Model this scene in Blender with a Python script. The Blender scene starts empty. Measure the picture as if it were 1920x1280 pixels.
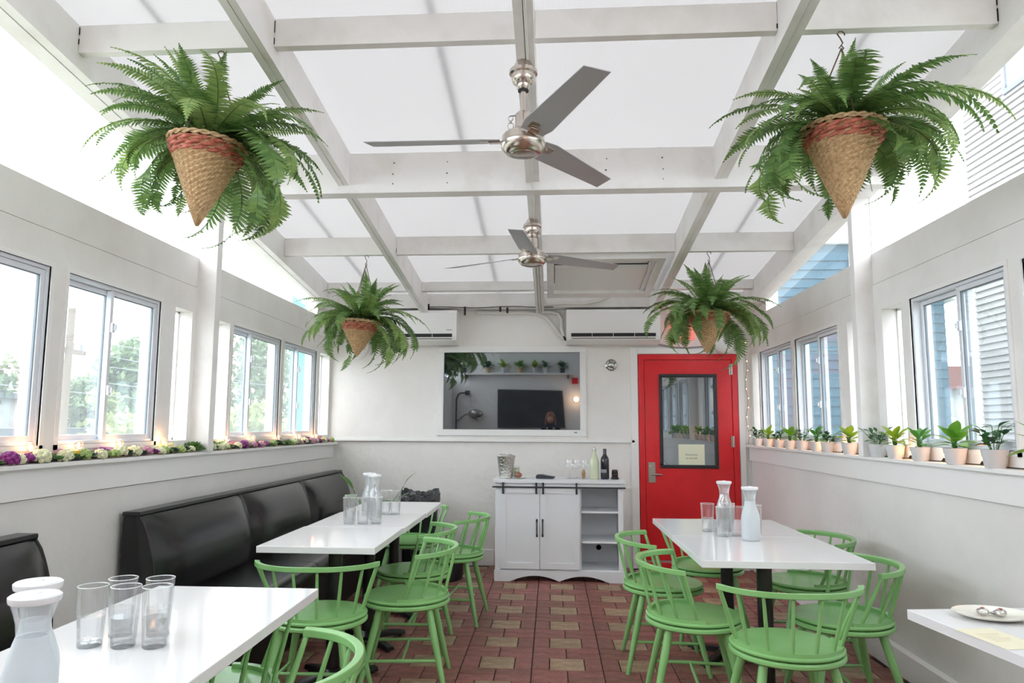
import bpy, bmesh, math, random
from mathutils import Vector, Matrix
rnd = random.Random(7)
PI = math.pi
R = math.radians
scene = bpy.context.scene
COL = scene.collection

# ------------------------------------------------------------------ camera
cam_d = bpy.data.cameras.new('camera')
cam = bpy.data.objects.new('camera', cam_d)
COL.objects.link(cam)
cam_d.sensor_width = 36.0
cam_d.lens = 1345.1 * 36 / 1920
cam_d.shift_x = (960 - 940.7) / 1920
cam_d.shift_y = (646.7 - 640) / 1920
cam_d.clip_start = 0.03
cam_d.clip_end = 400
_p, _y, _r = R(6.443), R(3.976), R(0.308)
fwd = Vector((-math.sin(_y) * math.cos(_p), math.cos(_y) * math.cos(_p), math.sin(_p)))
rgt = Vector((math.cos(_y), math.sin(_y), 0))
up = rgt.cross(fwd)
r2 = math.cos(_r) * rgt + math.sin(_r) * up
u2 = -math.sin(_r) * rgt + math.cos(_r) * up
M = Matrix((r2, u2, -fwd)).transposed().to_4x4()
M.translation = Vector((0, 0, 1.35))
cam.matrix_world = M
scene.camera = cam

# ------------------------------------------------------------------ sky, exposure
world = bpy.data.worlds.new('sky')
scene.world = world
world.use_nodes = True
wn = world.node_tree
wn.nodes.clear()
wo = wn.nodes.new('ShaderNodeOutputWorld')
wb = wn.nodes.new('ShaderNodeBackground')
wr = wn.nodes.new('ShaderNodeValToRGB')
ws = wn.nodes.new('ShaderNodeSeparateXYZ')
wt = wn.nodes.new('ShaderNodeTexCoord')
wn.links.new(wt.outputs['Generated'], ws.inputs[0])
wn.links.new(ws.outputs['Z'], wr.inputs[0])
wr.color_ramp.elements[0].position = 0.0
wr.color_ramp.elements[0].color = (0.88, 0.93, 1.0, 1)
wr.color_ramp.elements[1].position = 0.6
wr.color_ramp.elements[1].color = (1.0, 1.0, 1.0, 1)
wn.links.new(wr.outputs[0], wb.inputs[0])
wb.inputs[1].default_value = 3.6
wn.links.new(wb.outputs[0], wo.inputs[0])
scene.view_settings.view_transform = 'Standard'
scene.view_settings.look = 'None'
scene.view_settings.gamma = 1.0
scene.view_settings.use_curve_mapping = False
scene.view_settings.exposure = 1.12

# ------------------------------------------------------------------ materials
def srgb(r, g, b):
    f = lambda c: (c / 255 / 12.92) if c / 255 <= 0.04045 else ((c / 255 + 0.055) / 1.055) ** 2.4
    return (f(r), f(g), f(b), 1)

def mat(name, col, rough=0.5, metal=0.0, spec=0.5, noise=None, bump=None, trans=None, vary=0.0, emit=None, coat=0.0, sss=0.0):
    m = bpy.data.materials.new(name)
    m.use_nodes = True
    nt = m.node_tree
    b = nt.nodes['Principled BSDF']
    b.inputs['Base Color'].default_value = col
    b.inputs['Roughness'].default_value = rough
    b.inputs['Metallic'].default_value = metal
    b.inputs['Specular IOR Level'].default_value = spec
    b.inputs['Coat Weight'].default_value = coat
    tc = nt.nodes.new('ShaderNodeTexCoord')
    cur = None
    if noise:
        sc, c2, lo, hi = noise
        n = nt.nodes.new('ShaderNodeTexNoise')
        n.inputs['Scale'].default_value = sc
        n.inputs['Detail'].default_value = 5
        nt.links.new(tc.outputs['Object'], n.inputs['Vector'])
        rp = nt.nodes.new('ShaderNodeValToRGB')
        rp.color_ramp.elements[0].position = lo
        rp.color_ramp.elements[1].position = hi
        rp.color_ramp.elements[0].color = c2
        rp.color_ramp.elements[1].color = col
        nt.links.new(n.outputs['Fac'], rp.inputs[0])
        cur = rp.outputs[0]
    if vary:
        oi = nt.nodes.new('ShaderNodeObjectInfo')
        ge = nt.nodes.new('ShaderNodeNewGeometry')
        ad = nt.nodes.new('ShaderNodeMath'); ad.operation = 'ADD'
        nt.links.new(oi.outputs['Random'], ad.inputs[0])
        nt.links.new(ge.outputs['Random Per Island'], ad.inputs[1])
        fr = nt.nodes.new('ShaderNodeMath'); fr.operation = 'FRACT'
        nt.links.new(ad.outputs[0], fr.inputs[0])
        mr = nt.nodes.new('ShaderNodeMapRange')
        mr.inputs['To Min'].default_value = 1 - vary
        mr.inputs['To Max'].default_value = 1 + vary
        nt.links.new(fr.outputs[0], mr.inputs['Value'])
        hs = nt.nodes.new('ShaderNodeHueSaturation')
        hs.inputs['Color'].default_value = col
        if cur: nt.links.new(cur, hs.inputs['Color'])
        nt.links.new(mr.outputs[0], hs.inputs['Value'])
        mh = nt.nodes.new('ShaderNodeMapRange')
        mh.inputs['To Min'].default_value = 0.5 + vary * 0.05
        mh.inputs['To Max'].default_value = 0.5 - vary * 0.05
        nt.links.new(fr.outputs[0], mh.inputs['Value'])
        nt.links.new(mh.outputs[0], hs.inputs['Hue'])
        cur = hs.outputs[0]
    if cur: nt.links.new(cur, b.inputs['Base Color'])
    if bump:
        sc, st = bump[:2]
        n2 = nt.nodes.new('ShaderNodeTexNoise')
        n2.inputs['Scale'].default_value = sc
        n2.inputs['Detail'].default_value = bump[2] if len(bump) > 2 else 4
        nt.links.new(tc.outputs['Object'], n2.inputs['Vector'])
        bp = nt.nodes.new('ShaderNodeBump')
        bp.inputs['Strength'].default_value = st
        bp.inputs['Distance'].default_value = 0.02
        nt.links.new(n2.outputs['Fac'], bp.inputs['Height'])
        nt.links.new(bp.outputs[0], b.inputs['Normal'])
    if emit:
        b.inputs['Emission Color'].default_value = emit[0]
        b.inputs['Emission Strength'].default_value = emit[1]
    if trans:
        tr = nt.nodes.new('ShaderNodeBsdfTranslucent')
        if cur: nt.links.new(cur, tr.inputs['Color'])
        else: tr.inputs['Color'].default_value = col
        mx = nt.nodes.new('ShaderNodeMixShader')
        mx.inputs[0].default_value = trans
        nt.links.new(b.outputs[0], mx.inputs[1])
        nt.links.new(tr.outputs[0], mx.inputs[2])
        nt.links.new(mx.outputs[0], nt.nodes['Material Output'].inputs['Surface'])
    return m

def glassmat(name, tint, refl=0.06, rough=0.0, milky=0.0, milkcol=(0.8, 0.84, 0.86, 1), gmax=0.7):
    m = bpy.data.materials.new(name)
    m.use_nodes = True
    nt = m.node_tree
    nt.nodes.clear()
    out = nt.nodes.new('ShaderNodeOutputMaterial')
    t = nt.nodes.new('ShaderNodeBsdfTransparent'); t.inputs[0].default_value = tint
    g = nt.nodes.new('ShaderNodeBsdfGlossy'); g.inputs['Roughness'].default_value = rough
    g.inputs[0].default_value = (1, 1, 1, 1)
    lw = nt.nodes.new('ShaderNodeLayerWeight'); lw.inputs['Blend'].default_value = 0.25
    mr = nt.nodes.new('ShaderNodeMapRange')
    mr.inputs['To Min'].default_value = refl
    mr.inputs['To Max'].default_value = gmax
    nt.links.new(lw.outputs['Fresnel'], mr.inputs['Value'])
    mx = nt.nodes.new('ShaderNodeMixShader')
    nt.links.new(mr.outputs[0], mx.inputs[0])
    nt.links.new(t.outputs[0], mx.inputs[1])
    nt.links.new(g.outputs[0], mx.inputs[2])
    last = mx.outputs[0]
    if milky:
        d = nt.nodes.new('ShaderNodeBsdfDiffuse'); d.inputs[0].default_value = milkcol
        tl = nt.nodes.new('ShaderNodeBsdfTranslucent'); tl.inputs[0].default_value = milkcol
        a = nt.nodes.new('ShaderNodeMixShader'); a.inputs[0].default_value = 0.5
        nt.links.new(d.outputs[0], a.inputs[1]); nt.links.new(tl.outputs[0], a.inputs[2])
        b2 = nt.nodes.new('ShaderNodeMixShader'); b2.inputs[0].default_value = milky
        nt.links.new(last, b2.inputs[1]); nt.links.new(a.outputs[0], b2.inputs[2])
        last = b2.outputs[0]
    nt.links.new(last, out.inputs['Surface'])
    return m

def refr(name, ior=1.45, rough=0.0, col=(1, 1, 1, 1)):
    m = bpy.data.materials.new(name)
    m.use_nodes = True
    b = m.node_tree.nodes['Principled BSDF']
    b.inputs['Base Color'].default_value = col
    b.inputs['Transmission Weight'].default_value = 1
    b.inputs['IOR'].default_value = ior
    b.inputs['Roughness'].default_value = rough
    return m

WHITE = srgb(226, 223, 219)
M_wood = mat('white_painted_wood', srgb(242, 240, 237), 0.45, noise=(3.5, srgb(234, 231, 227), 0.3, 0.6), bump=(14, 0.10))
M_beam = mat('white_painted_beam', srgb(244, 242, 240), 0.5, noise=(5, srgb(235, 232, 228), 0.32, 0.52), bump=(22, 0.15))
M_stucco = mat('white_stucco', srgb(243, 240, 236), 0.55, noise=(2.2, srgb(237, 233, 228), 0.3, 0.6), bump=(9, 0.55, 7))
M_stucco2 = mat('white_side_stucco', srgb(238, 236, 233), 0.5, noise=(1.6, srgb(228, 226, 222), 0.3, 0.62), bump=(7, 0.6, 7))
M_trim = mat('white_gloss_trim', srgb(243, 242, 240), 0.35, bump=(10, 0.06))
M_vinyl = mat('white_vinyl', srgb(226, 230, 236), 0.3)
M_gasket = mat('grey_gasket', srgb(120, 128, 136), 0.5)
M_glass = glassmat('window_glass', (0.93, 0.97, 0.985, 1), 0.03, 0.0, 0.07, (0.9, 0.95, 1.0, 1), gmax=0.30)  # milky part covers dirt scatter plus a painted glare haze over the view
M_clear = glassmat('clerestory_glass', (0.97, 0.985, 1.0, 1), 0.02, 0.0, 0.02, (0.9, 0.95, 1.0, 1), gmax=0.2)  # slight milk paints a washed-out haze on the panes
M_drink = glassmat('tumbler_glass', (0.992, 0.995, 0.997, 1), 0.05, 0.0, 0.05, (0.95, 0.97, 0.98, 1), gmax=0.5)  # faint milky share brightens the edges as painted-in light
M_base = glassmat('thick_glass_base', (0.9, 0.93, 0.94, 1), 0.15, 0.0, 0.1, (0.9, 0.93, 0.95, 1), gmax=0.6)
M_rim_highlight = glassmat('glass_rim_highlight', (0.95, 0.96, 0.97, 1), 0.35, 0.0, 0.45, (0.95, 0.97, 0.98, 1), gmax=0.8)  # pale milky tone paints the highlight along the tumbler rim
M_water = glassmat('water', (0.99, 0.995, 0.998, 1), 0.08, 0.0, 0.12, (0.96, 0.98, 0.99, 1), gmax=0.5)
M_frost = glassmat('frosted_carafe_glass', (0.95, 0.98, 0.99, 1), 0.05, 0.05, 0.82, (0.93, 0.955, 0.965, 1))
M_clearcar = glassmat('clear_carafe_glass', (0.96, 0.98, 0.99, 1), 0.12, 0.0, 0.22, (0.85, 0.88, 0.9, 1))
M_lid = mat('white_plastic_lid', srgb(238, 240, 242), 0.25)
M_green = mat('green_paint', srgb(140, 194, 124), 0.26, noise=(6, srgb(132, 186, 116), 0.35, 0.6), spec=0.5)
M_quartz = mat('white_quartz', srgb(232, 232, 233), 0.10, noise=(3.2, srgb(205, 206, 210), 0.27, 0.36), spec=0.55)
M_blackvinyl = mat('black_vinyl', srgb(27, 28, 30), 0.27, bump=(60, 0.03), spec=0.6)
M_blackpanel = mat('black_panel', srgb(26, 27, 29), 0.5)
M_blackiron = mat('black_cast_iron', srgb(22, 22, 24), 0.3, spec=0.6)
M_chrome = mat('chrome', srgb(200, 200, 200), 0.12, 1.0)
M_nickel = mat('brushed_nickel', srgb(208, 198, 188), 0.22, 1.0)
M_blade = mat('grey_fan_blade', srgb(176, 175, 176), 0.38, 0.3)
M_steel = mat('steel', srgb(176, 172, 166), 0.3, 1.0)
M_bucket = mat('hammered_steel', srgb(205, 203, 198), 0.16, 1.0, bump=(60, 0.6))
M_red = mat('red_gloss_paint', srgb(226, 30, 40), 0.3, bump=(70, 0.10), noise=(5, srgb(216, 26, 36), 0.35, 0.6))
M_blackframe = mat('black_door_frame', srgb(34, 36, 40), 0.35)
M_paper = mat('cream_paper', srgb(236, 238, 212), 0.8)
M_ink = mat('grey_ink', srgb(120, 125, 115), 0.8)
M_cab = mat('white_cabinet_paint', srgb(236, 238, 242), 0.35)
M_dark = mat('dark_void', srgb(20, 18, 18), 0.8)
M_iron = mat('dark_iron', srgb(62, 62, 66), 0.4, 0.4)
M_pot = mat('white_ceramic_pot', srgb(216, 216, 218), 0.4)
M_soil = mat('dark_soil', srgb(58, 45, 36), 0.95)
M_leafD = mat('dark_green_leaf', srgb(52, 104, 58), 0.4, vary=0.28, trans=0.25)
M_leafM = mat('mid_green_leaf', srgb(90, 150, 62), 0.38, vary=0.22, trans=0.3)
M_leafL = mat('yellow_green_leaf', srgb(150, 182, 52), 0.38, vary=0.2, trans=0.35)
M_leafB = mat('bright_green_leaf', srgb(118, 172, 62), 0.36, vary=0.2, trans=0.35)
M_leafG = mat('grey_green_leaf', srgb(88, 128, 96), 0.45, vary=0.2, trans=0.25)
M_fern = mat('fern_frond', srgb(108, 142, 78), 0.45, vary=0.30, trans=0.35)
M_fernL = mat('pale_fern_frond', srgb(142, 170, 98), 0.45, vary=0.18, trans=0.38)
M_rachis = mat('fern_stem', srgb(86, 108, 52), 0.6)
M_wicker = mat('wicker', srgb(214, 184, 142), 0.6, noise=(70, srgb(176, 142, 104), 0.3, 0.6))
M_band = mat('red_braid', srgb(202, 118, 98), 0.45, noise=(40, srgb(156, 76, 62), 0.35, 0.6))
M_wire = mat('rusty_wire', srgb(110, 92, 78), 0.5, 0.6)
M_moss = mat('dry_moss', srgb(120, 104, 78), 0.95, bump=(60, 1.0))
M_ac = mat('white_ac_plastic', srgb(240, 238, 235), 0.3)
M_acd = mat('dark_ac_slot', srgb(24, 24, 30), 0.5)
M_cable = mat('black_cable', srgb(22, 22, 24), 0.5)
M_hose = mat('white_hose', srgb(232, 229, 224), 0.5)
M_tile_r = mat('red_brick_paver', srgb(152, 100, 90), 0.5, noise=(16, srgb(126, 78, 70), 0.3, 0.62), bump=(50, 0.35), vary=0.17)
M_tile_y = mat('tan_brick_paver', srgb(172, 148, 120), 0.5, noise=(16, srgb(146, 118, 92), 0.3, 0.62), bump=(50, 0.35), vary=0.12)
M_mortar = mat('dark_mortar', srgb(70, 58, 54), 0.9, bump=(40, 0.4))
M_bag = mat('black_bin_liner', srgb(60, 62, 66), 0.22, bump=(35, 1.0, 6), spec=0.8)
M_bulb = glassmat('bulb_glass', (1.0, 0.97, 0.93, 1), 0.08)
M_fil = mat('bulb_filament', (1, 0.6, 0.3, 1), 0.5, emit=((1.0, 0.58, 0.28, 1), 7))
M_fil2 = mat('tiny_bulb', (1, 0.7, 0.45, 1), 0.5, emit=((1.0, 0.62, 0.36, 1), 2.0))
M_screen = bpy.data.materials.new('dark_screen_glass'); M_screen.use_nodes = True
_b = M_screen.node_tree.nodes['Principled BSDF']
_b.inputs['Base Color'].default_value = (0.012, 0.014, 0.018, 1); _b.inputs['Roughness'].default_value = 0.02
_b.inputs['Specular IOR Level'].default_value = 1.0; _b.inputs['IOR'].default_value = 2.15; _b.inputs['Specular Tint'].default_value = (0.85, 0.93, 1.0, 1)
M_doorglass = bpy.data.materials.new('door_glass'); M_doorglass.use_nodes = True
_b = M_doorglass.node_tree.nodes['Principled BSDF']
_b.inputs['Base Color'].default_value = (0.03, 0.035, 0.04, 1); _b.inputs['Roughness'].default_value = 0.015
_b.inputs['Specular IOR Level'].default_value = 1.0; _b.inputs['IOR'].default_value = 2.3; _b.inputs['Specular Tint'].default_value = (0.88, 0.95, 1.0, 1)
M_teal = mat('blue_siding', srgb(60, 98, 116), 0.7)
M_turq = mat('turquoise_paint', srgb(74, 150, 136), 0.6)
M_siding = mat('light_grey_siding', srgb(150, 148, 147), 0.6)
M_sidingw = mat('dark_window_frame', srgb(96, 104, 124), 0.5)
M_skyglass = mat('pale_window_glass', srgb(150, 180, 190), 0.05, spec=1.0)
M_bldg = mat('white_render', srgb(160, 162, 162), 0.8, noise=(1.2, srgb(140, 140, 136), 0.35, 0.6))
M_roofg = mat('grey_flat_roof', srgb(84, 92, 97), 0.8)
M_roofr = mat('red_shingle_roof', srgb(104, 62, 56), 0.8)
M_bark = mat('bark', srgb(120, 104, 90), 0.9, bump=(8, 0.8))
M_polew = mat('weathered_pole', srgb(112, 98, 86), 0.9)
M_tree = mat('tree_foliage', srgb(96, 116, 82), 0.6, vary=0.3, trans=0.3)
M_treeL = mat('pale_tree_foliage', srgb(142, 152, 104), 0.6, vary=0.2, trans=0.3)
M_ground = mat('asphalt_ground', srgb(140, 140, 136), 0.9, noise=(0.5, srgb(112, 120, 100), 0.35, 0.65))
M_chalk = mat('blackboard', srgb(46, 48, 50), 0.6, noise=(4, srgb(62, 64, 66), 0.35, 0.6))
M_skin = mat('skin', srgb(205, 160, 135), 0.5)
M_hair = mat('auburn_hair', srgb(140, 84, 54), 0.5)
M_cloth = mat('navy_cloth', srgb(44, 50, 66), 0.8)
M_plate = mat('cream_plate', srgb(236, 232, 220), 0.2, spec=0.6)

# polycarbonate: translucent multiwall sheet with fine ribs
M_poly = bpy.data.materials.new('polycarbonate_sheet'); M_poly.use_nodes = True
nt = M_poly.node_tree; nt.nodes.clear()
o_ = nt.nodes.new('ShaderNodeOutputMaterial')
tl_ = nt.nodes.new('ShaderNodeBsdfTranslucent'); df_ = nt.nodes.new('ShaderNodeBsdfPrincipled')
df_.inputs['Base Color'].default_value = (0.80, 0.80, 0.81, 1); df_.inputs['Roughness'].default_value = 0.25
tc_ = nt.nodes.new('ShaderNodeTexCoord'); wv_ = nt.nodes.new('ShaderNodeTexWave')
wv_.wave_type = 'BANDS'; wv_.bands_direction = 'X'; wv_.inputs['Scale'].default_value = 32
nt.links.new(tc_.outputs['Object'], wv_.inputs['Vector'])
cr_ = nt.nodes.new('ShaderNodeValToRGB')
cr_.color_ramp.elements[0].color = (0.40, 0.40, 0.405, 1); cr_.color_ramp.elements[1].color = (0.45, 0.45, 0.455, 1)
nt.links.new(wv_.outputs['Fac'], cr_.inputs[0]); nt.links.new(cr_.outputs[0], tl_.inputs[0])
mx_ = nt.nodes.new('ShaderNodeMixShader'); mx_.inputs[0].default_value = 0.30
nt.links.new(tl_.outputs[0], mx_.inputs[1]); nt.links.new(df_.outputs[0], mx_.inputs[2])
nt.links.new(mx_.outputs[0], o_.inputs['Surface'])

M_bar = mat('pale_translucent_bar', (0.8, 0.8, 0.8, 1), 0.5, trans=0.85)
# ------------------------------------------------------------------ helpers
def tag(o, label=None, cat=None, group=None, kind=None):
    if label: o['label'] = label
    if cat: o['category'] = cat
    if group: o['group'] = group
    if kind: o['kind'] = kind
    return o

def empty(name, loc=(0, 0, 0), rz=0, label=None, cat=None, group=None, kind=None, parent=None):
    o = bpy.data.objects.new(name, None)
    COL.objects.link(o)
    o.location = loc
    o.rotation_euler = (0, 0, rz)
    o.empty_display_size = 0.05
    if parent: o.parent = parent
    return tag(o, label, cat, group, kind)

class MB:
    def __init__(s):
        s.v = []; s.f = []
    def add(s, vs, fs):
        n = len(s.v)
        s.v += [tuple(v) for v in vs]
        s.f += [tuple(i + n for i in f) for f in fs]
        return s
    def box(s, x0, x1, y0, y1, z0, z1):
        return s.add([(x0, y0, z0), (x1, y0, z0), (x1, y1, z0), (x0, y1, z0), (x0, y0, z1), (x1, y0, z1), (x1, y1, z1), (x0, y1, z1)],
                     [(0, 3, 2, 1), (4, 5, 6, 7), (0, 1, 5, 4), (1, 2, 6, 5), (2, 3, 7, 6), (3, 0, 4, 7)])
    def cbox(s, x0, x1, y0, y1, z0, z1, c=0.004):
        # box chamfered along the top rim
        return s.add([(x0, y0, z0), (x1, y0, z0), (x1, y1, z0), (x0, y1, z0), (x0, y0, z1 - c), (x1, y0, z1 - c), (x1, y1, z1 - c), (x0, y1, z1 - c),
                      (x0 + c, y0 + c, z1), (x1 - c, y0 + c, z1), (x1 - c, y1 - c, z1), (x0 + c, y1 - c, z1)],
                     [(0, 3, 2, 1), (8, 9, 10, 11), (0, 1, 5, 4), (1, 2, 6, 5), (2, 3, 7, 6), (3, 0, 4, 7),
                      (4, 5, 9, 8), (5, 6, 10, 9), (6, 7, 11, 10), (7, 4, 8, 11)])
    def prism(s, poly, a0, a1, ax='y'):
        # poly: 2D list; ax: extrusion axis
        def P(u, v, a):
            return {'x': (a, u, v), 'y': (u, a, v), 'z': (u, v, a)}[ax]
        n = len(poly)
        vs = [P(u, v, a0) for u, v in poly] + [P(u, v, a1) for u, v in poly]
        fs = [tuple(range(n)), tuple(range(2 * n - 1, n - 1, -1))]
        fs += [(i, i + n, (i + 1) % n + n, (i + 1) % n) for i in range(n)]
        return s.add(vs, fs)
    def tube(s, pts, r, n=8, closed=False, caps=True, flat=1.0):
        pts = [Vector(p) for p in pts]
        m = len(pts)
        rr = r if isinstance(r, (list, tuple)) else [r] * m
        vs = []; fs = []
        prev = None
        for i, p in enumerate(pts):
            if closed: t = pts[(i + 1) % m] - pts[i - 1]
            else: t = pts[min(i + 1, m - 1)] - pts[max(i - 1, 0)]
            t.normalize()
            if prev is None:
                a = Vector((0, 0, 1)) if abs(t.z) < 0.9 else Vector((1, 0, 0))
                u = t.cross(a).normalized()
            else:
                u = (prev - t * prev.dot(t)).normalized()
            prev = u
            w = t.cross(u)
            for k in range(n):
                a = 2 * PI * k / n
                vs.append(p + u * (math.cos(a) * rr[i]) + w * (math.sin(a) * rr[i] * flat))
        for i in range(m if closed else m - 1):
            j = (i + 1) % m
            for k in range(n):
                k2 = (k + 1) % n
                fs.append((i * n + k, i * n + k2, j * n + k2, j * n + k))
        if caps and not closed:
            fs.append(tuple(range(n - 1, -1, -1)))
            fs.append(tuple((m - 1) * n + k for k in range(n)))
        return s.add(vs, fs)
    def cyl(s, p0, p1, r0, r1=None, n=16):
        return s.tube([p0, p1], [r0, r0 if r1 is None else r1], n)
    def lathe(s, prof, c=(0, 0, 0), n=24, capb=True, capt=True, fx=1.0, fy=1.0):
        vs = []; fs = []
        for r, z in prof:
            for k in range(n):
                a = 2 * PI * k / n
                vs.append((c[0] + r * math.cos(a) * fx, c[1] + r * math.sin(a) * fy, c[2] + z))
        for i in range(len(prof) - 1):
            for k in range(n):
                k2 = (k + 1) % n
                fs.append((i * n + k, i * n + k2, (i + 1) * n + k2, (i + 1) * n + k))
        if capb: fs.append(tuple(range(n - 1, -1, -1)))
        if capt: fs.append(tuple((len(prof) - 1) * n + k for k in range(n)))
        return s.add(vs, fs)
    def ell(s, c, rx, ry, rz, n=10, m=6):
        prof = [(math.sin(PI * i / m), -math.cos(PI * i / m)) for i in range(1, m)]
        vs = [(c[0], c[1], c[2] - rz)]
        for r, z in prof:
            for k in range(n):
                a = 2 * PI * k / n
                vs.append((c[0] + r * math.cos(a) * rx, c[1] + r * math.sin(a) * ry, c[2] + z * rz))
        vs.append((c[0], c[1], c[2] + rz))
        fs = [(0, 1 + (k + 1) % n, 1 + k) for k in range(n)]
        for i in range(len(prof) - 1):
            for k in range(n):
                k2 = (k + 1) % n
                fs.append((1 + i * n + k, 1 + i * n + k2, 1 + (i + 1) * n + k2, 1 + (i + 1) * n + k))
        L = len(vs) - 1; b = 1 + (len(prof) - 1) * n
        fs += [(L, b + k, b + (k + 1) % n) for k in range(n)]
        return s.add(vs, fs)
    def build(s, name, m, parent=None, smooth=False, bevel=0, loc=None):
        me = bpy.data.meshes.new(name)
        me.from_pydata(s.v, [], s.f)
        me.materials.append(m)
        if smooth:
            for p in me.polygons: p.use_smooth = True
            try: me.set_sharp_from_angle(angle=R(40))
            except Exception: pass
        me.update()
        o = bpy.data.objects.new(name, me)
        COL.objects.link(o)
        if parent: o.parent = parent
        if loc: o.location = loc
        if bevel:
            b = o.modifiers.new('bevel', 'BEVEL'); b.width = bevel; b.segments = 2; b.limit_method = 'ANGLE'
        return o

def kids(o): return [c for c in bpy.data.objects if c.parent == o]
def copy_tree(o, parent=None, cache=None):
    c = o.copy(); COL.objects.link(c)
    if parent: c.parent = parent
    for ch in o.children: copy_tree(ch, c)
    return c

XL, XR, YB, YF = -2.24, 1.95, 7.15, -1.9
zr = lambda y: 3.29 - 0.12 * y      # underside of rafters
zg = lambda y: 3.495 - 0.12 * y     # glazing

# ------------------------------------------------------------------ floor of brick pavers
fl = empty('floor', kind='structure')
MB().box(XL - 0.2, XR + 0.2, YF - 0.2, YB + 0.2, -0.12, -0.008).build('mortar_bed', M_mortar, fl)
def paver_mesh(name, lx, ly, m):
    b = MB().cbox(-lx / 2 + 0.0032, lx / 2 - 0.0032, -ly / 2 + 0.0032, ly / 2 - 0.0032, -0.012, 0, 0.003)
    o = b.build(name, m)
    me = o.data
    bpy.data.objects.remove(o)
    return me
me_h_r = paver_mesh('brick', 0.2, 0.1, M_tile_r)
me_v_r = paver_mesh('brick', 0.1, 0.2, M_tile_r)
me_h_y = paver_mesh('brick', 0.2, 0.1, M_tile_y)
bricks = []
for i in range(-6, 6):
    for j in range(-6, 19):
        x0 = -0.114 + 0.4 * i; y0 = 4.2 + 0.4 * (j - 11)
        for k in (0, 1): bricks.append(('y', x0 + 0.2, y0 + 0.05 + 0.1 * k))
        for dx in (0.05, 0.35): bricks.append(('v', x0 + dx, y0 + 0.1))
        for dx in (0.1, 0.3):
            for k in (0, 1): bricks.append(('h', x0 + dx, y0 + 0.25 + 0.1 * k))
bricks = [b for b in bricks if XL - 0.05 < b[1] < XR + 0.02 and YF < b[2] < YB - 0.03]
def vis(b):
    x, y = b[1], b[2]
    if y < 3.05 or abs(x) > 1.02 or y > 6.45: return 1e6 + y
    return y + (0.6 if abs(x + 0.05) > 0.75 else 0)
bricks.sort(key=vis)
for k, (t, x, y) in enumerate(bricks[:300]):
    o = bpy.data.objects.new('brick', {'y': me_h_y, 'v': me_v_r, 'h': me_h_r}[t])
    COL.objects.link(o); o.parent = fl
    o.location = (x, y, rnd.uniform(-0.0012, 0.0008))
rest = {'r': MB(), 't': MB()}
for t, x, y in bricks[300:]:
    lx, ly = (0.1, 0.2) if t == 'v' else (0.2, 0.1)
    z = rnd.uniform(-0.0012, 0.0008)
    x1 = min(x + lx / 2, XR + 0.01) - 0.0032
    rest['t' if t == 'y' else 'r'].cbox(x - lx / 2 + 0.0032, x1, y - ly / 2 + 0.0032, y + ly / 2 - 0.0032, -0.012, z, 0.003)
rv, rf = rest['r'], rest['t']
nr = len(rv.f)
rv.add(rf.v, rf.f)
ob = rv.build('brick_field', M_tile_r, fl)
ob.data.materials.append(M_tile_y)
for i, p in enumerate(ob.data.polygons): p.material_index = 1 if i >= nr else 0
ob['kind'] = 'stuff'

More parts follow.
